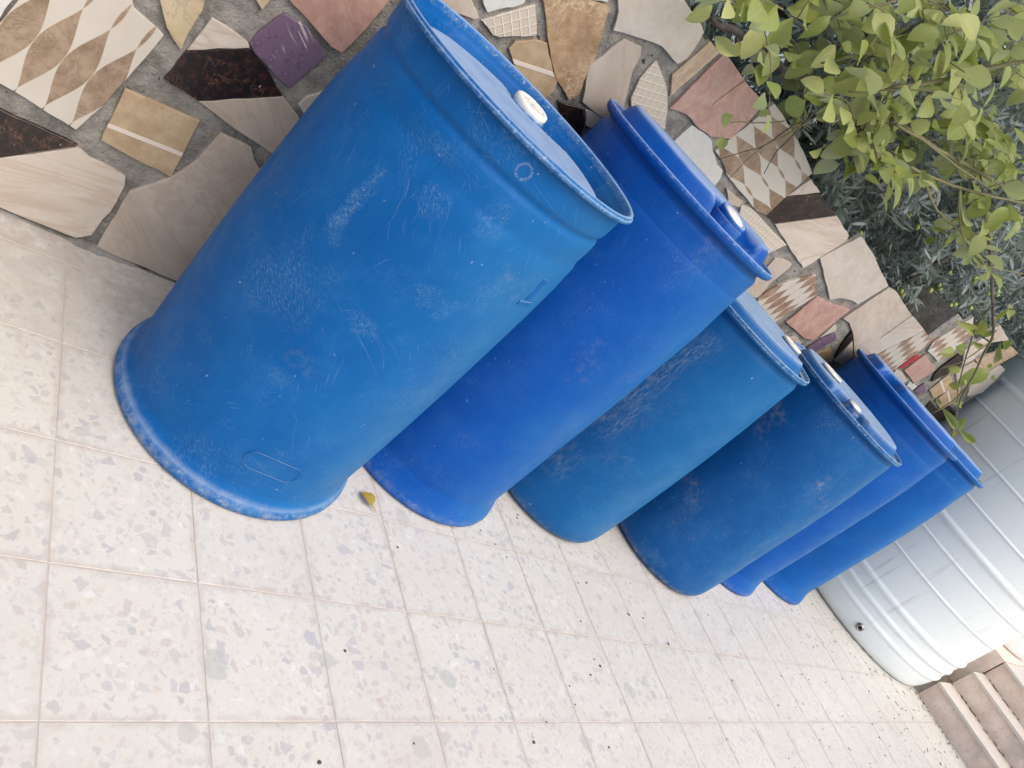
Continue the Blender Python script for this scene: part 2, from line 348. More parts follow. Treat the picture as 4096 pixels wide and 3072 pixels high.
# ------------------------------------------------------------------ materials: drums
def mat_blue(name, base, seed, scuff=.5, streak=.5, tan=.2, dirty_foot=.5, panel=None, wear=None, marks=(), lit_fade=.45):
    g = G(name); q0 = g.uv(); o = g.obj(); q = g.vmath('ADD', q0, (seed * 3.1, seed * 1.7, 0)); oo = g.vmath('ADD', o, (seed * 2.3, seed, seed * .7))
    dk = tuple(x * .92 for x in base); lt = (base[0] * 1.2 + .001, base[1] * 1.08, base[2] * 1.03)
    c = g.mix(g.ss(g.noise(oo, 5.5, 4), .3, .7), dk, lt)
    # hazy weathering, soft
    c = g.mix(g.math('MULTIPLY', g.ss(g.noise(oo, 11, 6, .7), .44, .75), .10 * scuff), c, (.14, .32, .47))
    # fine scratches in several directions, slightly bent, in loose groups
    qw = g.vmath('ADD', q, g.vmath('SCALE', g.noise(oo, 2.6, 1, col=True), .16))
    for i, (rot, sc, th) in enumerate(((.35, (9, 330, 1), .635), (-.8, (12, 380, 1), .65), (1.2, (8, 340, 1), .635), (.8, (14, 420, 1), .64), (1.75, (7, 300, 1), .65))):
        s = g.noise(g.map(qw, loc=(i * 3.3, i * 1.9, 0), rot=(0, 0, rot), sc=sc), 1.0, 3, .6)
        mk = g.ss(g.noise(g.vmath('ADD', oo, (i * 1.3, 0, i)), 6 + i, 3), .44, .66)
        c = g.mix(g.math('MULTIPLY', g.math('MULTIPLY', g.ss(s, th, th + .07), mk), .30 * streak), c, (.30, .47, .58))
    # rubbed pale patches, broken up
    pm = g.math('MULTIPLY', g.ss(g.noise(oo, 6.3, 4, .6), .50, .72), g.ss(g.noise(g.map(q, rot=(0, 0, .7), sc=(1, 2.6, 1)), 110, 5, .8), .48, .66))
    c = g.mix(g.math('MULTIPLY', pm, .50 * scuff), c, (.36, .50, .56))
    ck = g.ss(g.noise(oo, 95, 2), .745, .77)
    c = g.mix(g.math('MULTIPLY', ck, .6 * scuff), c, (.66, .72, .74))
    pt = g.math('MULTIPLY', g.ss(g.noise(g.vmath('ADD', oo, (4, 4, 4)), 5.2, 4, .6), .58, .74), g.ss(g.noise(q, 60, 5, .75), .44, .62))
    c = g.mix(g.math('MULTIPLY', pt, .75 * tan), c, (.34, .31, .27))
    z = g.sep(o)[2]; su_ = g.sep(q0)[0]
    lit_f = g.math('MULTIPLY', g.ss(g.math('ADD', su_, g.math('MULTIPLY', g.math('SUBTRACT', g.noise(oo, 4, 4), .5), .35)), 1.16, 1.52), lit_fade)
    c = g.mix(lit_f, c, (.030, .185, .36))  # lit flank paler: grazing light painted into the colour, with some dusty fading
    seam = g.ss(g.math('ABSOLUTE', g.math('SUBTRACT', su_, 1.135 + .02 * math.sin(seed * 5))), .0012, .0004)
    c = g.mix(g.math('MULTIPLY', seam, .30), c, tuple(x * .45 for x in base))
    if panel:
        u0, u1, v0, v1 = panel; sx = g.sep(q0)
        inb = g.math('MULTIPLY', g.math('MULTIPLY', g.ss(sx[0], u0, u0 + .06), g.ss(sx[0], u1, u1 - .04)), g.math('MULTIPLY', g.ss(sx[1], v0, v0 + .08), g.ss(sx[1], v1, v1 - .03)))
        ps = g.math('MULTIPLY', g.ss(g.noise(g.map(q, sc=(1.6, .35, 1)), 90, 5, .8), .42, .70), g.ss(g.noise(g.map(q, sc=(1.6, .6, 1)), 7, 4, .6), .40, .66))
        c = g.mix(g.math('MULTIPLY', g.math('MULTIPLY', inb, ps), .62), c, (.30, .37, .42))
    for (mu, mv, su, sv, amt) in marks:      # rubbed spots where the drum was dragged or labelled
        sx = g.sep(q0); du = g.math('DIVIDE', g.math('SUBTRACT', sx[0], mu), su); dv = g.math('DIVIDE', g.math('SUBTRACT', sx[1], mv), sv)
        rr = g.math('ADD', g.math('MULTIPLY', du, du), g.math('MULTIPLY', dv, dv))
        rr = g.math('ADD', rr, g.math('MULTIPLY', g.math('SUBTRACT', g.noise(oo, 38, 4, .65), .5), 4.5))
        m_ = g.math('MULTIPLY', g.ss(rr, 1.3, -.6), g.ss(g.noise(g.map(q, rot=(0, 0, mu * 9), sc=(1, 3.5, 1)), 120, 5, .85), .47, .68))
        c = g.mix(g.math('MULTIPLY', m_, amt), c, (.30, .47, .55))
    if marks:                                # ring of old label glue
        sx = g.sep(q0); dd = g.vmath('LENGTH', g.comb(g.math('SUBTRACT', sx[0], 1.2217), g.math('SUBTRACT', sx[1], .893), 0.0)) if False else g.math('SQRT', g.math('ADD', g.math('POWER', g.math('SUBTRACT', sx[0], 1.2217), 2.0), g.math('POWER', g.math('SUBTRACT', sx[1], .893), 2.0)))
        rg = g.math('MULTIPLY', g.ss(g.math('ABSOLUTE', g.math('SUBTRACT', g.math('ADD', dd, g.math('MULTIPLY', g.noise(q, 160, 3), .006)), .016)), .0030, .0012), g.ss(g.noise(q, 240, 3), .40, .55))
        c = g.mix(g.math('MULTIPLY', rg, .24), c, (.50, .58, .60))
    # dust settled on what faces up, dirt low on the foot
    nz = g.sep(g.nrm())[2]
    dust = g.math('MULTIPLY', g.ss(nz, .45, .92), g.ss(g.noise(oo, 14, 5, .65), .15, .6, .45, 1.0))
    c = g.mix(g.math('MULTIPLY', dust, .58), c, (.40, .50, .62))
    ft = g.math('MULTIPLY', g.ss(g.math('ADD', z, g.math('MULTIPLY', g.noise(oo, 16, 4), .03)), .062, .022), g.ss(g.noise(oo, 40, 5, .7), .40, .66))
    c = g.mix(g.math('MULTIPLY', ft, .8 * dirty_foot), c, (.50, .48, .43))
    if wear:
        zl, zw, amt = wear
        band = g.ss(g.math('ABSOLUTE', g.math('SUBTRACT', z, zl)), zw, zw * .45)
        wn_ = g.math('MULTIPLY', band, g.math('MULTIPLY', g.ss(g.noise(oo, 34, 5, .75), .36, .60), g.ss(g.noise(oo, 190, 3), .30, .6)))
        wear = amt
        c = g.mix(g.math('MULTIPLY', wn_, .42 * wear), c, (.34, .48, .56))
        c = g.mix(g.math('MULTIPLY', g.math('MULTIPLY', band, g.ss(g.noise(oo, 120, 3), .60, .68)), .5 * wear), c, (.62, .66, .66))
    h = g.math('ADD', g.math('ADD', g.noise(oo, 24, 4), g.math('MULTIPLY', g.noise(oo, 260, 3), .25)), g.math('MULTIPLY', seam, .35))
    r = g.ss(g.noise(oo, 18, 4), .3, .7, .42, .56)
    r = g.math('ADD', r, g.math('MULTIPLY', dust, .3), clamp=True)
    return g.done(c, r, h, .10, .004, spec=.15)
g = G('white_plastic'); M['white_cap'] = g.done(g.mix(g.noise(g.obj(), 60, 4), (.70, .67, .58), (.82, .80, .74)), .45)
g = G('dark_gasket'); M['gasket'] = g.done((.03, .03, .03), .6)
def mat_tank():
    g = G('tank_plastic'); p = g.pos(); q = g.uv()
    c = g.mix(g.noise(p, 4, 4), (.73, .80, .815), (.775, .835, .85))
    st = g.ss(g.noise(g.map(q, sc=(60, 1.2, 1)), 1.0, 3, .6), .60, .70)
    c = g.mix(g.math('MULTIPLY', g.math('MULTIPLY', st, g.ss(g.noise(p, 5, 3), .38, .60)), .5), c, (.50, .47, .40))
    c = g.mix(g.math('MULTIPLY', g.ss(g.noise(p, 30, 5, .7), .5, .8), .15), c, (.55, .56, .54))
    return g.done(c, .42, g.noise(p, 300, 2), .03, .001)
M['tank'] = mat_tank()
g = G('fitting_metal'); M['metal'] = g.done(g.mix(g.noise(g.obj(), 90, 3), (.30, .29, .27), (.50, .48, .45)), .38, Metallic=1.0)

# ------------------------------------------------------------------ materials: plants
def mat_leaf(name, top, top2, under, rough=.5, trans=.25, veins=False):
    g = G(name); o = g.obj(); r = g.rand()
    c = g.mix(r, top, top2)
    c = g.mix(g.math('MULTIPLY', g.noise(g.pos(), 45, 3), .5), c, tuple(x * .72 for x in top))
    bf = g.n('ShaderNodeNewGeometry').outputs['Backfacing']
    c = g.mix(bf, c, under)
    if veins:
        u = g.sep(g.uv()); ay = g.math('ABSOLUTE', u[1])
        mid = g.ss(ay, .030, .008)
        sv = g.ss(g.math('ABSOLUTE', g.math('SUBTRACT', g.math('FRACT', g.math('MULTIPLY', g.math('SUBTRACT', u[0], g.math('MULTIPLY', ay, .7)), 6.0)), .5)), .10, .02)
        c = g.mix(g.math('MULTIPLY', g.math('MAXIMUM', mid, g.math('MULTIPLY', sv, .45)), .35), c, (.50, .55, .30))
        sp = g.math('MULTIPLY', g.ss(g.noise(g.pos(), 130, 3), .62, .68), g.ss(g.noise(g.pos(), 14, 2), .5, .6))
        c = g.mix(g.math('MULTIPLY', sp, .5), c, (.30, .22, .08))
        yl = g.ss(g.noise(g.pos(), 9, 2), .58, .70)
        c = g.mix(g.math('MULTIPLY', yl, .45), c, (.48, .45, .09))
    m = g.done(c, rough, None, spec=.4)
    tr = g.n('ShaderNodeBsdfTranslucent'); g.l(g.mix(.5, c, (.30, .38, .06)), tr.inputs[0])
    ms = g.n('ShaderNodeMixShader'); ms.inputs[0].default_value = trans
    g.l(g.b.outputs[0], ms.inputs[1]); g.l(tr.outputs[0], ms.inputs[2]); g.l(ms.outputs[0], g.out.inputs[0])
    return m
M['leaf'] = mat_leaf('shrub_leaf', (.25, .32, .07), (.58, .60, .25), (.50, .55, .30), .38, .38, True)
M['olive_leaf'] = mat_leaf('olive_leaf', (.27, .335, .335), (.27, .335, .335), (.52, .59, .61), .45, .18)
g = G('bark'); M['bark'] = g.done(g.mix(g.ss(g.noise(g.pos(), 60, 5), .3, .7), (.055, .048, .042), (.15, .13, .105)), .9, g.noise(g.pos(), 120, 4), .5, .003)
g = G('green_stem'); M['stem'] = g.done(g.mix(g.noise(g.pos(), 40, 3), (.105, .10, .05), (.20, .185, .09)), .8)
g = G('olive_skin'); M['olive'] = g.done((.28, .36, .09), .35)
g = G('dry_leaf'); M['dry_leaf'] = g.done(g.mix(g.noise(g.pos(), 60, 4), (.30, .20, .02), (.42, .32, .05)), .6)
g = G('litter'); M['litter'] = g.done(g.mix(g.noise(g.pos(), 30, 3), (.045, .032, .025), (.16, .11, .075)), .9)

# ================================================================== SETTING
gnd = new_obj('ground', pymesh('ground', [(-300, -300, -.34), (300, -300, -.34), (300, 300, -.34), (-300, 300, -.34)], [(0, 1, 2, 3)]), mat=M['soil'])
tag(gnd, 'bare earth beyond the terrace', 'ground', kind='structure')
floor = new_obj('terrace_floor', box_mesh('terrace_floor', -6, 9, -6, 1.16, -.30, -.0010), mat=M['grout'])
tag(floor, 'pale terrazzo tiled terrace floor', 'floor', kind='structure')
def tile_mesh(k):
    bm = bmesh.new(); bmesh.ops.create_cube(bm, size=1); s = T - .0026
    for v in bm.verts: v.co = Vector((v.co.x * s, v.co.y * s, -.010 + (v.co.z + .5) * .010))
    bmesh.ops.bevel(bm, geom=[e for e in bm.edges if min(v.co.z for v in e.verts) > -.001], offset=.0006, segments=1, affect='EDGES')
    m = bpy.data.meshes.new('floor_tile'); bm.to_mesh(m); bm.free(); m.materials.append(M['terrazzo']); return m
tm = tile_mesh(0)
for i in range(-3, 19):
    for j in range(-5, 5):
        o = bpy.data.objects.new('floor_tile', tm); SC.collection.objects.link(o); o.parent = floor
        o.location = ((i + .5) * T + random.uniform(-.0006, .0006), (j + .5) * T + random.uniform(-.0006, .0006), random.uniform(-.0002, .0003))
        o.rotation_euler = (random.uniform(-.0012, .0012), random.uniform(-.0012, .0012), random.uniform(-.0025, .0025) + random.choice((0, math.pi / 2, math.pi)))

# ---- steps
SX, RH, TD, SY1 = 18.6 * T, .142, 1.08 * T, .68 * T
stairs = empty('stairs', (SX, 0, 0)); tag(stairs, 'pinkish stone steps with pale nosings beside the tank', 'stairs', kind='structure')
for k in range(3):
    x0 = k * TD; z0 = k * RH
    dep = TD + .02 if k < 2 else 4.0
    for j, (ya, yb) in enumerate(((-1.6, -.62), (-.617, SY1 - .004))):
        new_obj('riser', box_mesh('riser', x0, x0 + .02, ya, yb, z0 - (.02 if k else 0), z0 + RH - .020, .002), stairs, M['step'])
        new_obj('tread', box_mesh('tread', x0 - .012, x0 + dep, ya, yb, z0 + RH - .020, z0 + RH, .004), stairs, M['nosing'] if k < 4 else M['step'])
    new_obj('step_core', box_mesh('step_core', x0 + .02, x0 + dep + .3, -1.6, SY1, -.05, z0 + RH - .020), stairs, M['mortar'])

new_obj('landing', box_mesh('landing', 5.17 - SX, 4.4, SY1 + .002, 1.5, -.05, 3 * RH, .003), stairs, M['step'])
# ---- boundary wall clad with broken tiles
WEND, WH1, WH2, WT = 12.25 * T, 4.98 * T, 5.68 * T, .20
wall = empty('tiled_wall', WO); wall.rotation_euler = (0, 0, math.atan2(WA.y, WA.x))
tag(wall, 'garden wall clad with broken ceramic and marble tiles in grey mortar', 'wall')
# wall local frame: x along, y into the wall (away from camera), z up; face of the mortar at y=0.008
def wall_body(x0, x1, h0, h1):
    nx = max(2, int((x1 - x0) / .035)); V, F = [], []
    nz = 22
    for i in range(nx + 1):
        x = x0 + (x1 - x0) * i / nx
        top = h0 + (h1 - h0) * i / nx + .008 * noise.noise(Vector((x * 9, 3, 0))) + .004 * noise.noise(Vector((x * 40, 1, 0)))
        for k in range(nz + 1):
            z = -.05 + (top + .05) * k / nz
            V.append((x, .0035 + .004 * noise.noise(Vector((x * 14, z * 14, 0))) + .002 * noise.noise(Vector((x * 50, z * 50, 2))), z))
        V.append((x, WT, top + .004 * noise.noise(Vector((x * 22, 8, 0))))); V.append((x, WT, -.05))
    s = nz + 3
    for i in range(nx):
        for k in range(s - 1): F.append((i * s + k, (i + 1) * s + k, (i + 1) * s + k + 1, i * s + k + 1))
    F.append(tuple(range(s))[::-1]); F.append(tuple(nx * s + k for k in range(s)))
    return pymesh('mortar_bed', V, F, False)
def wtop(s): return 5.17 * T - s * (5.17 - 4.93) * T / WEND
new_obj('mortar_bed', wall_body(-3.2, WEND, wtop(-3.2), wtop(WEND)), wall, M['mortar'])
new_obj('mortar_bed', wall_body(WEND + .002, 16.1 * T, WH2, WH2 + .01), wall, M['mortar'])

def area2(P): return sum(P[i][0] * P[(i + 1) % len(P)][1] - P[(i + 1) % len(P)][0] * P[i][1] for i in range(len(P)))
def refine(P, jit):
    out = []
    for i in range(len(P)):
        a, b = Vector(P[i]), Vector(P[(i + 1) % len(P)]); L = (b - a).length
        out.append(a)
        n = min(4, int(L / .032))
        d = (b - a).normalized() if L > 1e-6 else Vector((1, 0)); nn = Vector((-d.y, d.x))
        for k in range(1, n + 1):
            out.append(a + (b - a) * (k / (n + 1)) + nn * random.uniform(-jit, jit))
    return out
def inset(P, d):
    out = []; n = len(P)
    for i in range(n):
        a, b, c = P[i - 1], P[i], P[(i + 1) % n]
        e1 = (b - a).normalized(); e2 = (c - b).normalized()
        n1 = Vector((-e1.y, e1.x)); n2 = Vector((-e2.y, e2.x)); m = n1 + n2
        if m.length < 1e-4: m = n1
        m.normalize(); out.append(b + m * min(d / max(.35, m.dot(n1)), d * 2))
    return out
SHARDS = []
def shard(poly, mat, jit=.0018, thick=None, frame=None, edge=None):
    """poly in wall (s,z) metres; frame=(origin, axis_end, row_end) maps the pattern"""
    P = [Vector(p) for p in poly]
    if area2(P) < 0: P.reverse()
    SHARDS.append([tuple(p) for p in P])
    P = refine(P, jit); I = inset(P, .0008)
    c = sum(P, Vector((0, 0))) / len(P)
    th = thick if thick is not None else random.uniform(.0030, .0058)
    n = len(P); V = []; UV = []
    for ring, dy in ((P, .012), (P, -th + .0006), (I, -th)):
        for p in ring:
            V.append((p.x - c.x, dy, p.y - c.y))
            if frame:
                O, A, B = (Vector(f) for f in frame); a = A - O; b = B - O; d = p - O
                det = a.x * b.y - a.y * b.x
                UV.append(((d.x * b.y - d.y * b.x) / det, (a.x * d.y - a.y * d.x) / det))
            else: UV.append((p.x, p.y))
    F = []
    for r in range(2):
        for i in range(n):
            j = (i + 1) % n; F.append((r * n + i, r * n + j, (r + 1) * n + j, (r + 1) * n + i))
    F.append(tuple(2 * n + i for i in range(n)))
    me = pymesh('tile_shard', V, F, False, UV)
    o = new_obj('tile_shard', me, wall, M[mat], (c.x, 0, c.y))
    return o
def R1(*pts): return [(x / 1.3829, y / 1.3829) for x, y in pts]
def R2(*pts): return [(1300 + x / 1.3829, y / 1.3829) for x, y in pts]
def R3(*pts): return [(2600 + x / 1.3824, y / 1.3824) for x, y in pts]
def R4(*pts): return [(2700 + x / 1.508, 1000 + y / 1.508) for x, y in pts]
def S(px, mat, frame=None, uvline=None, **k):
    poly = [wall_sz(*p) for p in px]
    if frame: frame = [wall_sz(*p) for p in frame]
    if uvline:          # stripe line: uv y = metric distance from it
        a, b = (Vector(wall_sz(*p)) for p in uvline); d = (b - a).normalized(); nn = Vector((-d.y, d.x))
        frame = [a, a + d, a + nn]
    return shard(poly, mat, frame=frame, **k)
f1 = [(190 / 2.766, 960 / 2.766), (1158 / 2.766, -205 / 2.766), ((190 + 312) / 2.766, (960 + 195) / 2.766)]
S(R1((0, 455), (200, 575), (420, 712), (560, 590), (690, 445), (905, 190), (820, 110), (745, 45), (715, -60), (150, -60), (0, 120), (-150, 250), (-150, 370)), 'wave', frame=f1, thick=.005)
S(R1((-160, -60), (105, -60), (0, 95), (-160, 215)), 'white')
S(R1((870, -60), (1150, -60), (1120, 50), (1040, 180), (1000, 270), (920, 140)), 'yellow')
S(R1((1035, 272), (1170, 95), (1320, 190), (1370, 232), (1380, 260)), 'cream')
S(R1((1030, 277), (1384, 264), (1470, 370), (1560, 525), (1095, 553), (905, 430)), 'black', thick=.004)
S(R1((1097, 557), (1561, 530), (1650, 640), (1660, 700), (1640, 900), (1500, 842), (1300, 710)), 'beige', thick=.004)
S(R1((690, 485), (1105, 665), (1010, 850), (945, 975), (560, 770), (600, 680)), 'tan', uvline=R1((600, 688), (1012, 852)), thick=.005)
S(R1((-160, 535), (0, 600), (430, 800), (0, 865), (-160, 890)), 'black', thick=.004)
S(R1((-160, 894), (0, 869), (425, 810), (500, 870), (630, 930), (692, 975), (690, 1020), (640, 1120), (505, 1295), (420, 1310), (300, 1262), (0, 1140), (-160, 1080)), 'cream', thick=.005)
S(R1((1220, 730), (1390, 815), (1405, 880), (1432, 930), (1600, 1020), (1560, 1400), (1330, 1690), (960, 1542), (535, 1358), (715, 1055), (850, 1015), (950, 970), (1090, 880)), 'beige', thick=.005)
S(R1((1385, 235), (1420, 180), (1570, 70), (1690, 140), (1800, 300), (1730, 370), (1605, 480), (1530, 420), (1410, 290)), 'purple')
S([(1120, -60), (1171, 14), (1260, 110), (1320, 180), (1365, 208), (1466, 108), (1575, -25), (1560, -70)], 'pink')
S(R1((1390, -40), (1450, 50), (1515, -40)), 'yellow')
S(R1((1650, 575), (1700, 530), (1800, 500), (1760, 620), (1690, 640)), 'pale')
S([(1488, 158), (1510, 125), (1600, 90), (1620, 190), (1540, 230), (1470, 200)], 'pale')
S(R2((560, -60), (790, -60), (850, 90), (830, 105), (700, 60), (600, 20)), 'beige')
S(R2((865, -50), (1125, -50), (1095, 15), (1040, 35), (960, 45), (895, 65), (872, 15)), 'white')
S(R2((865, 112), (960, 75), (1160, 22), (1168, 195), (960, 203), (925, 190)), 'grid', frame=R2((880, 110), (0, 0), (0, 0)) and None, uvline=R2((880, 108), (1160, 30)))
S(R2((1015, 265), (1050, 225), (1160, 215), (1225, 235), (1260, 400), (1282, 450), (1265, 500), (1190, 560), (1060, 420)), 'tan', uvline=R2((1080, 350), (1258, 408)))
S(R2((1195, -50), (1400, -25), (1570, 30), (1540, 150), (1490, 330), (1430, 440), (1400, 520), (1345, 550), (1300, 470), (1270, 430), (1240, 270)), 'brown', thick=.005)
S(R2((1450, -60), (1580, -60), (1560, 8), (1480, -2)), 'white')
S([(2464, -60), (2471, 43), (2450, 119), (2529, 141), (2600, 163), (2643, 181), (2680, 224), (2708, 253), (2745, 231), (2777, 188), (2812, 125), (2800, 92), (2750, 22), (2700, -50)], 'pale', thick=.005)
S(R2((1650, 210), (1700, 235), (1748, 255), (1740, 300), (1700, 380), (1690, 420), (1655, 560), (1600, 700), (1420, 560), (1440, 440), (1465, 350)), 'beige')
S(R2((1830, 330), (1850, 380), (1885, 480), (1892, 600), (1880, 710), (1820, 760), (1700, 660), (1690, 540), (1740, 430), (1790, 370)), 'grid', uvline=R2((1730, 430), (1885, 480)))
S(R2((1285, 555), (1425, 600), (1437, 660), (1410, 760), (1300, 640)), 'black')
S(R2((1437, 602), (1530, 632), (1500, 720), (1440, 690)), 'pale')
S(R3((330, 225), (378, 292), (300, 360), (110, 530), (120, 410), (200, 340)), 'wood', uvline=R3((115, 480), (350, 260)))
S(R3((415, 290), (480, 385), (614, 557), (600, 600), (520, 690), (440, 765), (330, 750), (250, 690), (200, 630), (105, 595), (370, 330)), 'pink', thick=.005)
S(R3((230, 690), (300, 735), (340, 780), (345, 830), (370, 910), (400, 940), (390, 980), (350, 1030), (260, 1000), (100, 820), (140, 770)), 'white')
S(R3((683, 568), (740, 650), (810, 760), (892, 952), (640, 1185), (580, 1160), (500, 1060), (420, 960), (395, 890), (355, 830), (430, 770), (560, 670)), 'wave', frame=R3((470, 740), (653, 1035), (568, 688)), thick=.005)
S(R3((888, 988), (938, 1060), (752, 1082)), 'cream', thick=.004)
S(R3((750, 1087), (931, 1067), (1027, 1187), (690, 1233), (642, 1187)), 'black', thick=.004)
S(R3((690, 1238), (1031, 1192), (1097, 1300), (1080, 1330), (845, 1480), (770, 1370)), 'cream', thick=.004)
S(R3((500, 1130), (560, 1150), (752, 1350), (650, 1397), (560, 1370), (480, 1230)), 'grid', uvline=R3((510, 1150), (740, 1345)))
S(R3((420, 1040), (507, 1105), (490, 1142), (430, 1120)), 'beige')
S(R4((600, 45), (650, 50), (702, 80), (690, 100), (580, 190), (500, 280), (420, 290), (420, 180), (540, 120)), 'beige')
S(R4((870, 45), (1118, -88), (1192, 20), (1282, 213), (1100, 323), (1060, 300), (990, 285), (930, 295), (915, 220)), 'pale', thick=.005)
S(R4((845, 145), (840, 230), (847, 270), (640, 400), (600, 430), (560, 420), (470, 350), (500, 290), (560, 240), (660, 190)), 'stripe', frame=R4((520, 330), (720, 200), (545, 358)))
S(R4((852, 275), (920, 310), (1052, 355), (830, 540), (780, 530), (665, 430)), 'pink')
S(R4((1286, 222), (1335, 250), (1424, 388), (1240, 520), (1190, 610), (1080, 680), (1070, 500), (1050, 440), (1010, 410)), 'beige', thick=.005)
S(R4((965, 440), (970, 480), (870, 527)), 'pale')
S(R4((965, 500), (972, 530), (940, 552), (830, 612), (795, 585), (880, 530)), 'purple')
S(R4((1062, 492), (1066, 538), (955, 655), (1000, 570)), 'black')
S(R4((1067, 543), (1072, 640), (1000, 690), (960, 668)), 'pale')
S(R4((640, 530), (730, 520), (760, 560), (700, 640), (620, 620)), 'beige')
S(R4((935, 592), (958, 652), (915, 690), (840, 625)), 'brown')
S(R4((1427, 392), (1470, 440), (1500, 480), (1180, 640), (1170, 600), (1240, 525)), 'cream')
S(R4((1503, 483), (1548, 545), (1480, 600), (1440, 630), (1290, 740), (1200, 670), (1185, 642)), 'stripe', frame=R4((1200, 680), (1330, 590), (1215, 705)))
S(R4((1440, 637), (1478, 640), (1365, 716), (1348, 702)), 'red')
S(R4((1503, 628), (1567, 715), (1440, 802), (1380, 722)), 'pink')
S(R4((1410, 792), (1457, 820), (1430, 842), (1393, 818)), 'white')
S(R4((1500, 802), (1512, 850), (1470, 872), (1440, 845)), 'purple')
S(R4((1330, 720), (1372, 740), (1400, 785), (1370, 800), (1300, 760)), 'pale')
# raised far section of the wall
S(R4((1552, 548), (1800, 400), (1790, 470), (1740, 560), (1585, 672), (1520, 605)), 'stripe', frame=R4((1535, 590), (1660, 505), (1552, 615)))
S(R4((1600, 705), (1742, 602), (1720, 700), (1542, 792), (1562, 745)), 'black')
S(R4((1745, 600), (1850, 530), (1900, 560), (1790, 660), (1728, 690)), 'cream')
S(R4((1530, 842), (1650, 745), (1682, 820), (1560, 892)), 'tan', uvline=R4((1600, 790), (1625, 860)))
S(R4((1690, 730), (1800, 670), (1850, 700), (1760, 790), (1700, 815)), 'beige')
S(R4((1810, 660), (2040, 590), (2070, 620), (1860, 740)), 'wood')
S(R4((1850, 510), (1960, 450), (2010, 540), (1905, 555)), 'beige')
S(R4((1660, 830), (1720, 830), (1700, 900), (1600, 960), (1570, 905)), 'tan', uvline=R4((1640, 850), (1660, 930)))
S(R4((1780, 800), (1860, 750), (1960, 690), (1990, 720), (1850, 860), (1760, 880)), 'pale')
S(R4((1540, 910), (1590, 970), (1660, 940), (1690, 990), (1560, 1050), (1500, 960)), 'black')
# fillers where the drums hide the wall
def pip(p, P):
    c = False
    for i in range(len(P)):
        a, b = P[i], P[i - 1]
        if (a[1] > p[1]) != (b[1] > p[1]) and p[0] < (b[0] - a[0]) * (p[1] - a[1]) / (b[1] - a[1]) + a[0]: c = not c
    return c
BB = [(min(x for x, _ in P), max(x for x, _ in P), min(z for _, z in P), max(z for _, z in P)) for P in SHARDS]
def clear(c, r):
    for P, b in zip(SHARDS, BB):
        if c[0] < b[0] - r or c[0] > b[1] + r or c[1] < b[2] - r or c[1] > b[3] + r: continue
        if pip(c, P): return False
        for k in range(len(P)):
            a, d = Vector(P[k]), Vector(P[(k + 1) % len(P)]); e = d - a
            t = max(0, min(1, (Vector(c) - a).dot(e) / max(e.length_squared, 1e-9)))
            if (a + e * t - Vector(c)).length < r: return False
    return True
cnt = 0; fr = random.Random(3)
HID = [(1660, -90), (2200, 300), (2440, 420), (2549, 870), (3060, 1040), (3233, 1535), (3420, 1420), (3923, 1903), (3900, 2300), (3200, 2400), (2000, 2150), (1100, 2100), (450, 1500), (720, 1120)]
def to_px(p):
    d = p - CAMLOC; z = d.dot(r2); return (2048 + FPX * d.dot(r0) / z, 1536 + FPX * d.dot(r1) / z)
for rad in (.17, .13, .10, .075, .055):
    for _ in range(1500):
        if cnt > 130: break
        c = (fr.uniform(-2.0, 3.85), fr.uniform(.03, 1.30))
        top = wtop(c[0]) - .01 if c[0] < WEND else WH2
        if c[1] + rad * .8 > top or c[1] - rad * .6 < 0 or (abs(c[0] - WEND) < rad): continue
        px = to_px(WO + WA * c[0] + Vector((0, 0, c[1])))
        if not (pip(px, HID) or px[0] < -150 or px[0] > 4130 or px[1] < -100): continue
        if not clear(c, rad * .86 + .012): continue
        n = fr.choice((4, 5, 5, 6)); a0 = fr.uniform(0, 6.28)
        P = []
        for k in range(n):
            a = a0 + (k + fr.uniform(-.25, .25)) * 2 * math.pi / n; r = rad * fr.uniform(.78, 1.0)
            P.append((c[0] + r * math.cos(a), max(.012, min(top, c[1] + r * math.sin(a)))))
        shard(P, fr.choice(('beige', 'cream', 'pale', 'pink', 'tan', 'black', 'white', 'beige', 'brown', 'purple')) , frame=None)
        BB.append((min(x for x, _ in P), max(x for x, _ in P), min(z for _, z in P), max(z for _, z in P))); cnt += 1
# cement squeezed out at the foot
V, F = [], []
nx = 420
for i in range(nx + 1):
    x = -2.2 + 6.6 * i / nx
    a = max(0, noise.noise(Vector((x * 7, 0, 0))) + .12); b = max(0, noise.noise(Vector((x * 30, 5, 0))) + .25)
    hgt = .004 + .026 * a * (0.4 + b); wid = .007 + .040 * a * (0.3 + b)
    for t in range(5):
        q = t / 4 * math.pi / 2
        jx = .002 * noise.noise(Vector((x * 90, t, 1)))
        V.append((x, .004 - wid * math.cos(q) + jx - .004 * (1 - t / 4), hgt * math.sin(q) - .001))
for i in range(nx):
    for t in range(4): F.append((i * 5 + t, (i + 1) * 5 + t, (i + 1) * 5 + t + 1, i * 5 + t + 1))
new_obj('mortar_fillet', pymesh('mortar_fillet', V, F, True), wall, M['mortar'])

bed = new_obj('garden_bed', box_mesh('garden_bed', -4, 12, 1.62, 12, -.3, .72), mat=M['soil']); tag(bed, 'raised garden soil behind the tiled wall', 'ground', kind='structure')

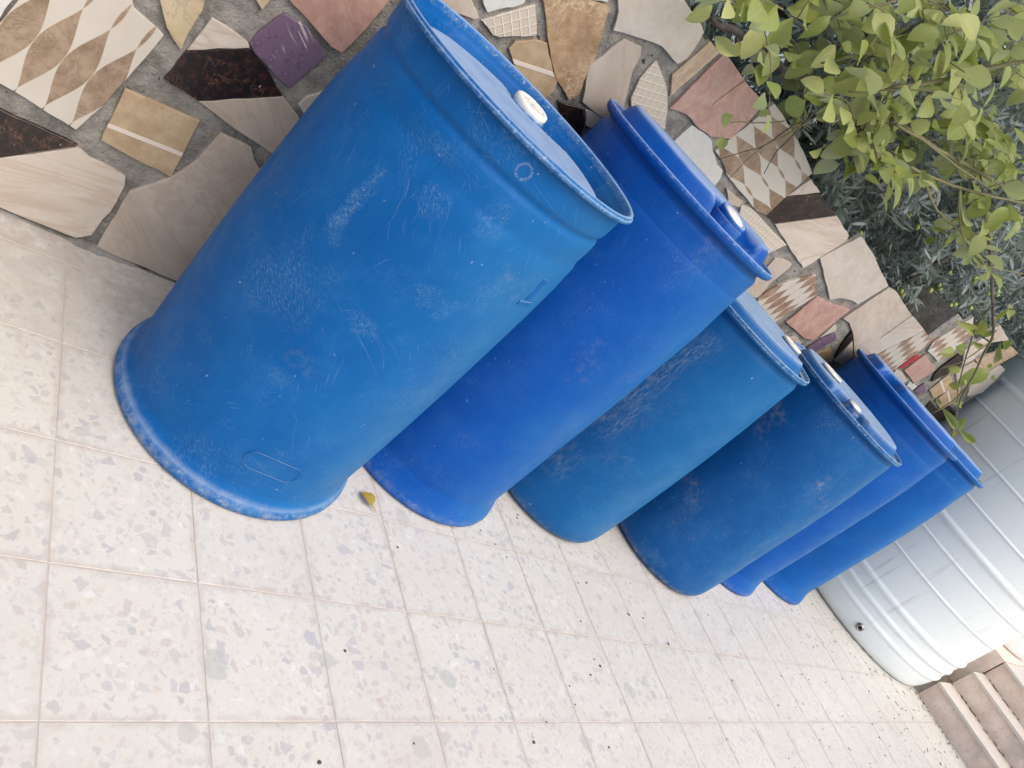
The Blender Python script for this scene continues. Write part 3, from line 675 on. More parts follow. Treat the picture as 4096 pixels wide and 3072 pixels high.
# ================================================================== DRUMS
def head_mesh(R, zf, zp, rp, edge, notches, cut=None, n=120, m=44):
    """height field: floor zf, plateau zp inside radius rp (soft edge), notches [(angle,dist,radius)]"""
    def sstep(a, b, x):
        t = max(0.0, min(1.0, (x - a) / (b - a))); return t * t * (3 - 2 * t)
    V, F = [(0, 0, zp)], []
    for i in range(1, m + 1):
        r = R * i / m
        for j in range(n):
            a = 2 * math.pi * j / n; x, y = r * math.cos(a), r * math.sin(a)
            k = sstep(0, edge, rp - r)
            for na, nd, nr in notches:
                dx, dy = x - nd * math.cos(na), y - nd * math.sin(na)
                k *= sstep(0, edge * .8, math.hypot(dx, dy) - nr)
                if r > nd:      # notch stays open to the ring side
                    lat = abs(-x * math.sin(na) + y * math.cos(na)); fwd = x * math.cos(na) + y * math.sin(na)
                    if fwd > 0: k *= sstep(0, edge * .8, lat - nr)
            V.append((x, y, zf + (zp - zf) * k + .0012 * noise.noise(Vector((x * 14, y * 14, zp * 9)))))
    # centre height
    for j in range(n): F.append((0, 1 + j, 1 + (j + 1) % n))
    for i in range(m - 1):
        for j in range(n):
            a = 1 + i * n + j; b = 1 + i * n + (j + 1) % n; F.append((a, a + n, b + n, b))
    return pymesh('head', V, F, True)
def bung(parent, ang, dist, z, r=.034, h=.014, style='white', mat=None, lean=0.0):
    x, y = dist * math.cos(ang), dist * math.sin(ang)
    prof = [(r * 1.12, -.03), (r * 1.12, -.006), (r * 1.05, -.003), (r, 0)]
    nk = new_obj('bung_neck', revolve('bung_neck', [(r * 1.18, -.03), (r * 1.18, -.004), (r * 1.1, -.001), (r * .9, -.001)], 40), parent, mat, (x, y, z))
    if style == 'white':
        prof = [(r * .98, -.002), (r * 1.08, 0), (r * 1.1, h * .3), (r * 1.08, h * .8), (r * .98, h), (r * .78, h), (r * .72, h * .6), (0.0001, h * .55)]
        c = new_obj('bung_cap', revolve('bung_cap', prof, 40), parent, M['white_cap'], (x, y, z))
        V, F = [], []
        for k in range(6):
            a = math.pi * k / 6
            u = Vector((math.cos(a), math.sin(a), 0)) * r * .72; v = Vector((-math.sin(a), math.cos(a), 0)) * .0022
            b = len(V); V += [-u - v, u - v, u + v, -u + v] + [p + Vector((0, 0, h * .38)) for p in (-u - v, u - v, u + v, -u + v)]
            F += [(b + 4, b + 5, b + 6, b + 7), (b, b + 1, b + 5, b + 4), (b + 2, b + 3, b + 7, b + 6)]
        c.rotation_euler = (lean * -math.sin(ang), lean * math.cos(ang), 0)
        rb = new_obj('rib', pymesh('rib', V, F), c, M['white_cap'], (0, 0, h * .5))
        new_obj('gasket', revolve('gasket', [(r * 1.0, -.004), (r * 1.13, -.004), (r * 1.13, -.001), (r * 1.0, -.001)], 40), c, M['gasket'])
    else:
        prof = [(r * 1.0, -.02), (r * 1.05, -.018), (r * 1.05, -.006), (r * .98, -.004), (r * 1.08, -.002), (r * 1.12, h * .5), (r * 1.08, h), (r * .85, h), (r * .84, h - .001)]
        c = new_obj('bung_cap', revolve('bung_cap', prof, 40), parent, mat, (x, y, z))
        c.rotation_euler = (lean * -math.sin(ang), lean * math.cos(ang), 0)
        new_obj('seal_disc', revolve('seal_disc', [(r * .84, h - .002), (r * .80, h + .0005), (.0001, h + .0005)], 32), c, M['white_cap'])
def drum(label, x, y, H, Rf, kind, mat, notches, bungs):
    wmat = WM[BM.index(mat)]
    d = empty('plastic_drum', (x, y, 0)); d.rotation_euler.z = 0
    tag(d, label, 'drum', 'blue drums along the wall')
    if kind == 'A':        # flared foot, waisted neck, deep rim
        k = Rf / .29
        body = [(.0001, .014), (.20, .014), (.255, .012), (.266, .022), (.2745, .040), (.2725, .060), (.2735, .09), (.2765, .16), (.2805, .28), (.2840, .42), (.2855, .56), (.2850, .66), (.2825, H - .200), (.2795, H - .172), (.2780, H - .150), (.2745, H - .140), (.2735, H - .132), (.2740, H - .122), (.2745, H - .105), (.2735, H - .088), (.2720, H - .084), (.2690, H - .0795), (.2680, H - .075), (.2692, H - .0705), (.2725, H - .066), (.2735, H - .06), (.2740, H - .05), (.2745, H - .022), (.2755, H - .012)]
        rim = [(.2755, H - .014), (.2850, H - .0135), (.2895, H - .0115), (.2910, H - .008), (.2900, H - .0055), (.2870, H - .0048), (.2868, H - .0040), (.2865, H - .001), (.2835, H + .0005), (.2795, H - .0005), (.2770, H - .004), (.2755, H - .010), (.2735, H - .022), (.2715, H - .026), (.2695, H - .030), (.2610, H - .074)]
        foot = [(.250, .014), (.262, .004), (.276, .0005), (.286, .002), (.2905, .009), (.2910, .018), (.2900, .0195), (.2900, .021), (.2885, .026), (.2840, .031), (.2785, .037), (.2745, .046), (.2725, .060)]
        zf, zp, rp, Rh = H - .072, H - .034, .238, .2625
    elif kind == 'B':      # flared foot, low ring, head rising above the ring
        body = [(.0001, .014), (.20, .014), (.255, .012), (.266, .030), (.2735, .075), (.2735, .11), (.2750, .18), (.2790, .32), (.2820, .5), (.2825, .66), (.2805, H - .22), (.2760, H - .16), (.2735, H - .12), (.2722, H - .095)]
        for k in range(9): body += [(.2722 - .0001 * k, H - .095 + k * .005), (.2715, H - .0935 + k * .005), (.2715, H - .0915 + k * .005)]
        body += [(.2715, H - .044), (.2680, H - .036), (.2640, H - .030), (.2640, H - .022), (.2700, H - .014)]
        rim = [(.2640, H - .024), (.2780, H - .021), (.2850, H - .017), (.2885, H - .011), (.2890, H - .004), (.2870, H), (.2835, H + .0005), (.2800, H - .002), (.2785, H - .008), (.2700, H - .012), (.2630, H - .013)]
        foot = [(.250, .014), (.262, .004), (.276, .0005), (.286, .002), (.2925, .008), (.2935, .014), (.2890, .030), (.2815, .050), (.2765, .068), (.2735, .085)]
        zf, zp, rp, Rh = H - .020, H + .034, .2610, .268
    else:                  # rounded foot
        body = [(.0001, .018), (.15, .012), (.22, .002), (.238, .001), (.252, .006), (.263, .016), (.2705, .032), (.2745, .055), (.2765, .09), (.2785, .18), (.2805, .34), (.2810, .5), (.2795, H - .24), (.2765, H - .16), (.2738, H - .10), (.2722, H - .055), (.2700, H - .040), (.2655, H - .032), (.2655, H - .022), (.2700, H - .014)]
        rim = [(.2650, H - .024), (.2760, H - .020), (.2820, H - .017), (.2845, H - .012), (.2838, H - .0085), (.2825, H - .0075), (.2840, H - .006), (.2842, H - .002), (.2815, H + .0005), (.2785, H - .001), (.2770, H - .008), (.2700, H - .012), (.2630, H - .013)]
        foot = None; zf, zp, rp, Rh = H - .018, H + .022, .2560, .268
    s = Rf / .291
    sc = lambda P: [(r * s, z) for r, z in P]
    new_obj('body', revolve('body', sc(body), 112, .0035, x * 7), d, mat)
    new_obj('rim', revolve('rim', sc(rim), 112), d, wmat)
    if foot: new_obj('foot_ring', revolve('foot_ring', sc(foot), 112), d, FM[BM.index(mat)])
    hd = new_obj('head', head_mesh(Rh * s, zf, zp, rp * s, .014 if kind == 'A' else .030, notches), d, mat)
    for b in bungs: bung(d, b[0], b[1], (b[4] if len(b) > 4 else zp + .004), r=b[2], h=.014 if (kind == 'A' or b[3] == 'blue') else .008, style=b[3], mat=mat, lean=b[5] if len(b) > 5 else 0.0)
    return d
R = math.radians
view1 = math.atan2(.705 + .5176, .386 + .447)
blues = [((.0010, .100, .350), 1.0, .55, .75, .18, .5, None), ((.001, .076, .370), 2.0, .35, .4, .22, .15, None), ((.004, .100, .315), 3.0, .55, .5, .3, .25, (-99, 1.10, .12, .82)),
         ((.004, .088, .305), 4.0, .6, .65, .5, .5, None), ((.001, .080, .370), 5.0, .30, .3, .2, .2, None), ((.001, .090, .370), 6.0, .25, .25, .1, .1, None)]
D1M = ((1.056, .66, .016, .085, .75), (1.066, .60, .02, .03, .5), (1.20, .515, .035, .022, .6), (1.15, .76, .035, .03, .5), (1.10, .83, .03, .016, .5), (1.26, .63, .045, .03, .55), (1.33, .70, .04, .06, .35), (1.02, .40, .03, .02, .4), (1.16, .33, .03, .02, .4), (1.24, .80, .03, .05, .45))
D4M = ((.98, .30, .05, .03, .45), (1.20, .62, .05, .06, .4), (1.28, .40, .03, .14, .4), (1.05, .06, .08, .03, .6))
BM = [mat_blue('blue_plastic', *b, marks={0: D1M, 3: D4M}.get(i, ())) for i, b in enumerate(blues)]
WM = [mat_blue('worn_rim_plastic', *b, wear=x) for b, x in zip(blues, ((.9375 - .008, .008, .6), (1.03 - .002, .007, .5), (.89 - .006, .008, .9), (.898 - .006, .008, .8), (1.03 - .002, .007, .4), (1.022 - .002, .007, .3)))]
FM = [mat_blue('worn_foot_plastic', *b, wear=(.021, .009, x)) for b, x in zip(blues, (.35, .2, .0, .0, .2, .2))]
d1 = drum('nearest blue drum, flared foot, sunken dusty lid with white bung', .386, .705, .9375, .290, 'A', BM[0], [(R(46), .300, .125)], [(R(52), .178, .038, 'white', .9375 - .028, -.08)])
d2 = drum('tall royal blue drum second from the camera with white-capped bung', .968, .815, 1.030, .289, 'B', BM[1], [(R(-100), .225, .072)], [(R(-102), .188, .035, 'blue', 1.030 + .018, .22)])
d3 = drum('third blue drum with pale rubbed flank and rounded foot', 1.555, .835, .890, .282, 'C', BM[2], [(R(-45), .240, .055)], [(R(-42), .165, .033, 'white')])
d4 = drum('fourth blue drum, brown-scuffed, with one white and one blue bung', 2.215, .725, .898, .282, 'C', BM[3], [(R(-150), .235, .065)], [(R(150), .13, .040, 'white'), (R(-146), .195, .028, 'blue', .908, .16)])
d5 = drum('tall royal blue drum fifth from the camera under the hanging sprig', 2.785, .835, 1.030, .287, 'B', BM[4], [(R(175), .250, .05), (R(-50), .24, .05)], [(R(-48), .195, .030, 'white', 1.034)])
d6 = drum('farthest blue drum, next to the ribbed white tank', 3.385, .865, 1.022, .287, 'B', BM[5], [(R(150), .25, .05)], [(R(150), .20, .030, 'white', 1.02)])

# moulded marks on the nearest drum
def surf(r, u, z, lift): a = u; return Vector(((r + lift) * math.cos(a), (r + lift) * math.sin(a), z))
def patch(name, parent, mat, a0, a1, z0, z1, r0_, r1_, h, na=6):
    V, F = [], []
    for i in range(na + 1):
        a = a0 + (a1 - a0) * i / na
        V += [surf(r0_, a, z0, -.002), surf(r0_, a, z0, h), surf(r1_, a, z1, h), surf(r1_, a, z1, -.002)]
    for i in range(na):
        b = i * 4; c = b + 4
        for k in range(3): F.append((b + k, c + k, c + k + 1, b + k + 1))
    F += [(0, 1, 2, 3), (na * 4 + 3, na * 4 + 2, na * 4 + 1, na * 4)]
    return new_obj(name, pymesh(name, V, F), parent, mat)
patch('moulded_bar', d1, BM[0], R(-71), R(-62), .699, .708, .2826, .2822, .0010)
patch('moulded_arrow', d1, BM[0], R(-68.5), R(-65.0), .713, .764, .2816, .2779, .0010)
ring = []
for k in range(64):
    t = 2 * math.pi * k / 64; cx = math.copysign(.036, math.cos(t)) ; u = cx + .0235 * math.cos(t); z = .139 + .0235 * math.sin(t)
    ring.append(surf(.2750 + (z - .09) * .043, R(-100) + u / .2755, z, .0006))
V, F = tube(ring + [ring[0]], [.0007] * 65, 5); new_obj('moulded_oval', pymesh('moulded_oval', V, F, True), d1, BM[0])

# ================================================================== TANKS
def tank(label, x, y, z, Rt=.606, H=2.15):
    t = empty('water_tank', (x, y, z)); tag(t, label, 'tank', 'ribbed white water tanks')
    prof = [(.0001, .02), (Rt * .80, .012), (Rt * .88, .0), (Rt * .93, .004), (Rt * .955, .022), (Rt * .972, .055), (Rt * .985, .10)]
    def rib(c, w, h): return [(0, c - w), (0, c - w * .82), (h * .7, c - w * .45), (h, c - w * .18), (h, c + w * .18), (h * .7, c + w * .45), (0, c + w * .82), (0, c + w)]
    for c, w, h in ((.145, .022, .007), (.217, .022, .008), (.300, .026, .009), (.500, .011, .005), (.665, .011, .005), (.775, .026, .009), (.925, .011, .005), (1.10, .011, .005), (1.27, .011, .005), (1.42, .026, .009), (1.58, .011, .005), (1.74, .011, .005), (1.88, .022, .008)):
        for dr, zz in rib(c, w, h): prof.append((Rt * (.988 + .012 * min(1, zz / .6)) + dr, zz))
    prof += [(Rt * .985, H - .22), (Rt * .96, H - .16), (Rt * .80, H - .06), (Rt * .42, H - .01), (Rt * .40, H)]
    new_obj('shell', revolve('shell', prof, 144, .006, x * 3), t, M['tank'])
    new_obj('lid', revolve('lid', [(Rt * .40, H - .005), (Rt * .43, H), (Rt * .43, H + .03), (Rt * .36, H + .05), (.0001, H + .055)], 64), t, M['tank'])
    return t
tk = tank('large ribbed white tank standing on the floor beyond the blue drums', 4.537, .775, 0)
a = R(-150.3); fx = Vector((math.cos(a), math.sin(a), 0))
ft = new_obj('outlet_fitting', revolve('outlet_fitting', [(.021, -.012), (.023, .002), (.023, .005), (.0165, .006), (.0165, .013), (.0155, .0135), (.0155, .018), (.0165, .0185), (.0165, .022), (.0125, .0225), (.0120, .0), (.0001, -.001)], 32), tk, M['metal'])
ft.matrix_local = Matrix.Translation(fx * .5945 + Vector((0, 0, 0.0764))) @ fx.to_track_quat('Z', 'Y').to_matrix().to_4x4()
hole = new_obj('outlet_bore', revolve('outlet_bore', [(.0122, .002), (.0001, .0021)], 24), ft, M['gasket'])
tank('pale grey tank on the top landing, only its foot showing', 5.85, .79, 3 * RH)

# ================================================================== PLANTS
def leaf_verts(L, W, fold, curl, nseg=4):
    """ovate leaf along +x, normal +z"""
    prof = [(.0, .02), (.10, .36), (.30, .86), (.52, 1.0), (.74, .78), (.90, .42), (1.0, .0)]
    V, F = [], []
    for t, wv in prof:
        x = t * L; zc = -curl * L * t * t; hw = wv * W / 2
        V += [(x, -hw, zc + fold * hw), (x, 0, zc), (x, hw, zc + fold * hw)]
    for i in range(len(prof) - 1):
        b = i * 3
        F += [(b, b + 3, b + 4, b + 1), (b + 1, b + 4, b + 5, b + 2)]
    UV = [(t, sg * wv * .5) for t, wv in prof for sg in (-1, 0, 1)]
    return V, F, UV
LEAFM = []; LUV = []
for k in range(5):
    V, F, UVl = leaf_verts(1, (.62, .70, .55, .66, .60)[k], (.5, .25, .8, .10, .6)[k], (.22, .42, .10, .5, -.22)[k])
    m = pymesh('leaf', V, F, True, UVl); LUV.append(UVl); m.materials.append(M['leaf']); LEAFM.append(m)
shrub = empty('overhanging_shrub', (2.0, 1.45, .72))
tag(shrub, 'yellow-green shrub with rounded leaves hanging over the tiled wall', 'shrub')
bpy.context.view_layer.update()
SI = Vector((2.0, 1.45, .72))
LEAVES = []      # (matrix, variant, depth)
def add_leaf(base, tip, width=None, tilt=None, face=None):
    ax = tip - base; L = ax.length
    if L < .004: return
    ax.normalize()
    tocam = (CAMLOC - base).normalized() if face is None else face
    nrm = tocam - ax * tocam.dot(ax)
    if nrm.length < .05: nrm = ax.orthogonal()
    nrm.normalize()
    if tilt is None: tilt = random.gauss(0, .65)
    nrm = Matrix.Rotation(tilt, 3, ax) @ nrm
    yv = nrm.cross(ax)
    v = random.randrange(5); ws = 1.0
    if width: ws = min(1.6, (width / L) / (.62 * max(.55, abs(math.cos(tilt)))))
    m = Matrix((( ax.x * L, yv.x * L * ws, nrm.x * L, base.x), (ax.y * L, yv.y * L * ws, nrm.y * L, base.y), (ax.z * L, yv.z * L * ws, nrm.z * L, base.z), (0, 0, 0, 1)))
    LEAVES.append((m, v, depth_of(base)))
def branch(pts, ra, rb, mat='bark', sub=4):
    P = smooth_path(pts, sub)
    P = [p + Vector([random.uniform(-1, 1) * ra * .4 for _ in range(3)]) for p in P]
    n = len(P); V, F = tube([p - SI for p in P], [ra + (rb - ra) * i / (n - 1) for i in range(n)], 7)
    new_obj('branch', pymesh('branch', V, F, True), shrub, M[mat]); return P
def Y3(pts, ya, yb): 
    n = len(pts); return [on_y(*p, ya + (yb - ya) * i / (n - 1)) for i, p in enumerate(pts)]
def C1(*pts): return [(3500 + x / 2.074, 1200 + y / 2.074) for x, y in pts]
def C5(*pts): return [(3400 + x / 2.073, 600 + y / 2.073) for x, y in pts]
BR = []
BR.append((branch(Y3(R3((330, 95), (500, 200), (640, 290), (760, 390), (900, 440), (1100, 500), (1240, 610), (1380, 690)), 4.6, 4.0), .010, .007), 1))
BR.append((branch(Y3(R3((1380, 690), (1650, 860), (1830, 960), (2068, 1100), (2300, 1230)), 4.0, 4.1), .007, .005, 'stem'), 1))
BR.append((branch(Y3(R3((1160, 810), (1400, 910), (1600, 1000), (1900, 1090), (2110, 1130)), 3.9, 3.8), .006, .004, 'stem'), 1))
BR.append((branch(Y3(R3((1300, 490), (1580, 450), (1830, 390), (2120, 325)), 3.7, 3.6), .005, .006, 'stem'), 1))
BR.append((branch(Y3(R3((1000, 110), (1120, 60), (1300, 20), (1500, -50)), 3.9, 3.8), .003, .004, 'stem'), 1))
BR.append((branch(Y3(R3((1080, 400), (1250, 300), (1420, 180), (1640, 40)), 4.3, 4.3), .004, .007), 1))
BR.append((branch(Y3(R3((820, 420), (1050, 460), (1330, 470)), 4.2, 3.9), .005, .003), 1))
BR.append((branch(Y3(R3((1360, 690), (1500, 770), (1630, 870), (1920, 1070)), 3.6, 3.6), .004, .002, 'stem'), 0))
BR.append((branch(Y3(R3((950, 640), (800, 690), (640, 800), (520, 840), (375, 880)), 4.0, 4.1), .003, .0012), 0))
BR.append((branch(Y3(R3((980, 610), (760, 740), (600, 830), (440, 985)), 3.9, 4.0), .0025, .001, 'stem'), 0))
BR.append((branch(Y3(R3((880, 650), (770, 770), (690, 850), (632, 960)), 4.0, 4.1), .0025, .0012), 0))
BR.append((branch(Y3(R3((640, 360), (530, 440), (420, 520), (345, 580)), 4.3, 4.1), .0022, .001, 'stem'), 0))
BR.append((branch(Y3(R3((740, 670), (600, 680), (500, 672), (420, 682)), 4.1, 4.05), .002, .001, 'stem'), 0))
# hanging sprig in front of the far drums
BR.append((branch(Y3(C5((1090, 380), (1115, 500), (1160, 800), (1180, 1100), (1190, 1350), (1185, 1540)), 3.9, 3.85), .008, .0055), 0))
BR.append((branch(Y3(C1((985, 290), (900, 450), (790, 680), (700, 850), (650, 1050), (600, 1150), (620, 1230), (672, 1315)), 3.85, 3.7), .0055, .0014, 'stem'), 0))
BR.append((branch(Y3(C1((960, 50), (830, 250), (740, 530), (690, 730), (680, 870), (640, 1100), (590, 1170)), 3.85, 3.75), .004, .0015, 'stem'), 0))
BR.append((branch(Y3(C1((990, 320), (860, 420), (700, 520), (535, 570)), 3.85, 3.75), .0026, .0014, 'stem'), 0))
BR.append((branch(Y3(C1((790, 680), (640, 840), (470, 945)), 3.75, 3.72), .003, .0025, 'stem'), 0))
BR.append((branch(Y3(C5((620, 270), (700, 470), (800, 570), (930, 700), (1000, 830), (1130, 960), (1443, 1030)), 3.8, 3.8), .0045, .002, 'stem'), 0))
BR.append((branch(Y3(C5((910, 340), (910, 600), (960, 750), (1130, 970), (1330, 1200)), 3.75, 3.8), .0036, .0018, 'stem'), 0))
# main stems down to the soil behind the wall
for px in ((2835, 70), (3560, 560), (4200, 900)):
    p = on_y(*px, 4.6)
    branch([Vector((p.x + .3, 1.62, .70)), Vector((p.x + .22, 1.50, 1.05)), Vector((p.x + .06, 1.30, p.z - .02)), p], .016, .009)
# leaves read off the photograph: base, tip, width (px) and distance plane
def LP(conv, yt, scale, items):
    for (bx, by, tx, ty, wd) in items:
        (b, t) = conv((bx, by), (tx, ty))
        y0 = yt + random.uniform(-.25, .25)
        B = on_y(*b, y0); Tt = on_y(*t, y0 + random.uniform(-.18, .12))
        add_leaf(B, Tt, wd / scale * depth_of(B) / FPX, tilt=random.gauss(0, .35))
LP(R3, 4.05, 1.3824, [(345, 30, 215, 115, 85), (600, -10, 500, 165, 120), (790, 95, 630, 270, 120), (620, 150, 530, 300, 105), (360, 200, 470, 310, 95), (500, 230, 460, 310, 80), (940, 285, 770, 412, 100), (1025, 250, 912, 372, 85),
   (700, 80, 560, 30, 110), (850, 60, 930, 140, 80), (1000, 90, 890, 190, 70), (900, 30, 790, 60, 90), (1110, 220, 1180, 300, 70), (1190, 230, 1250, 300, 80), (1060, 240, 1125, 270, 60), (1250, 10, 1120, 70, 80)])
LP(R3, 3.8, 1.3824, [(860, 560, 738, 620, 115), (850, 530, 1000, 545, 80), (985, 580, 930, 690, 75), (1040, 530, 1065, 705, 85), (1265, 470, 1105, 492, 105), (1335, 470, 1170, 400, 100), (1205, 500, 1155, 645, 105), (1335, 510, 1340, 690, 105),
   (1330, 620, 1250, 640, 60), (1410, 425, 1352, 305, 80), (1320, 420, 1390, 370, 70), (1600, 432, 1608, 283, 85), (1790, 385, 1765, 258, 100), (1800, 390, 1680, 370, 70), (1460, 430, 1480, 385, 60), (1085, 730, 1045, 885, 115), (880, 840, 1015, 850, 60), (1500, 935, 1558, 1030, 85),
   (1885, 1080, 1745, 1205, 110), (2000, 1130, 1985, 1272, 90), (1980, 1150, 1900, 1230, 70), (400, 690, 440, 640, 60), (400, 755, 395, 825, 72), (605, 620, 665, 630, 55), (1210, 860, 1080, 1005, 55), (1180, 780, 1130, 800, 60), (950, 440, 1020, 475, 70),
   (1780, 640, 1640, 640, 70), (1480, 620, 1590, 600, 90), (1540, 720, 1470, 690, 80), (1700, 700, 1740, 620, 80), (1980, 830, 1950, 760, 60), (1900, 940, 1980, 900, 70), (1460, 880, 1400, 830, 70), (1840, 820, 1900, 780, 70), (1720, 1000, 1750, 1330, 20), (1770, 1330, 1740, 1235, 50)])
LP(C1, 3.78, 2.074, [(835, 285, 915, 165, 105), (820, 270, 745, 205, 80), (655, 430, 545, 440, 100), (665, 388, 803, 430, 95), (800, 345, 900, 395, 60), (608, 560, 712, 605, 70), (948, 590, 772, 640, 125), (1050, 490, 1030, 388, 75), (700, 715, 612, 715, 60),
   (738, 650, 700, 725, 60), (552, 865, 513, 760, 40), (550, 885, 602, 998, 68), (700, 876, 802, 882, 52), (662, 1062, 748, 980, 72), (700, 1072, 772, 1138, 72), (655, 1080, 678, 1168, 45), (1082, 78, 1196, 178, 75), (1000, 170, 1090, 85, 40), (945, 565, 985, 520, 40), (985, 620, 965, 690, 30), (880, 290, 960, 280, 45), (1120, 60, 1160, 30, 50), (1130, 340, 1080, 390, 60)])
# twigs with leaves filling the crown
sr = random.Random(11)
CR = [(2960, -40), (4160, -40), (4160, 1130), (3960, 1000), (3700, 820), (3460, 660), (3300, 480), (3130, 230)]
n_tw = 0
while n_tw < 100:
    u, v = sr.uniform(2740, 4180), sr.uniform(-60, 1100)
    if not pip((u, v), CR): continue
    yt = sr.uniform(3.5, 5.6); p = on_y(u, v, yt)
    if yt > 4.2 and p.z < wtop(p.x) + .03: continue
    n_tw += 1
    d = Vector((sr.gauss(0, 1), sr.gauss(-.35, .6), sr.gauss(-.1, .7))).normalized(); L = sr.uniform(.10, .24)
    pts = [p, p + d * L * .5 + Vector((0, 0, .01)), p + d * L - Vector((0, 0, .015))]
    P = smooth_path(pts, 3); Vt, Ft = tube([q - SI for q in P], [.0022 - .0014 * i / (len(P) - 1) for i in range(len(P))], 5)
    new_obj('twig', pymesh('twig', Vt, Ft, True), shrub, M['stem'])
    nl = sr.randint(5, 9)
    for k in range(nl):
        q = pts[0] + (pts[2] - pts[0]) * ((k + .6) / nl)
        side = d.cross(Vector((0, 0, 1))).normalized() * (1 if k % 2 else -1)
        ld = (side * sr.uniform(.5, 1.1) + d * sr.uniform(.2, .8) + Vector((0, 0, sr.uniform(-.6, .35)))).normalized()
        l = sr.uniform(.045, .088)
        f = Vector((sr.gauss(0, .4), sr.gauss(-.45, .4), 1)).normalized()
        add_leaf(q + ld * .008, q + ld * (l + .008), l * sr.uniform(.55, .75), tilt=sr.gauss(0, .3), face=f)
LEAVES.sort(key=lambda t: t[2])
for m, v, _ in LEAVES[:295]:
    o = bpy.data.objects.new('leaf', LEAFM[v]); SC.collection.objects.link(o); o.parent = shrub
    o.matrix_local = Matrix.Translation(-SI) @ m
V, F, UVf = [], [], []
for m, v, _ in LEAVES[295:]:
    UVf += LUV[v]
    b = len(V); mm = Matrix.Translation(-SI) @ m
    V += [mm @ q.co for q in LEAFM[v].vertices]; F += [tuple(b + i for i in p.vertices) for p in LEAFM[v].polygons]
fo = new_obj('foliage', pymesh('foliage', V, F, True, UVf), shrub, M['leaf']); fo['kind'] = 'stuff'

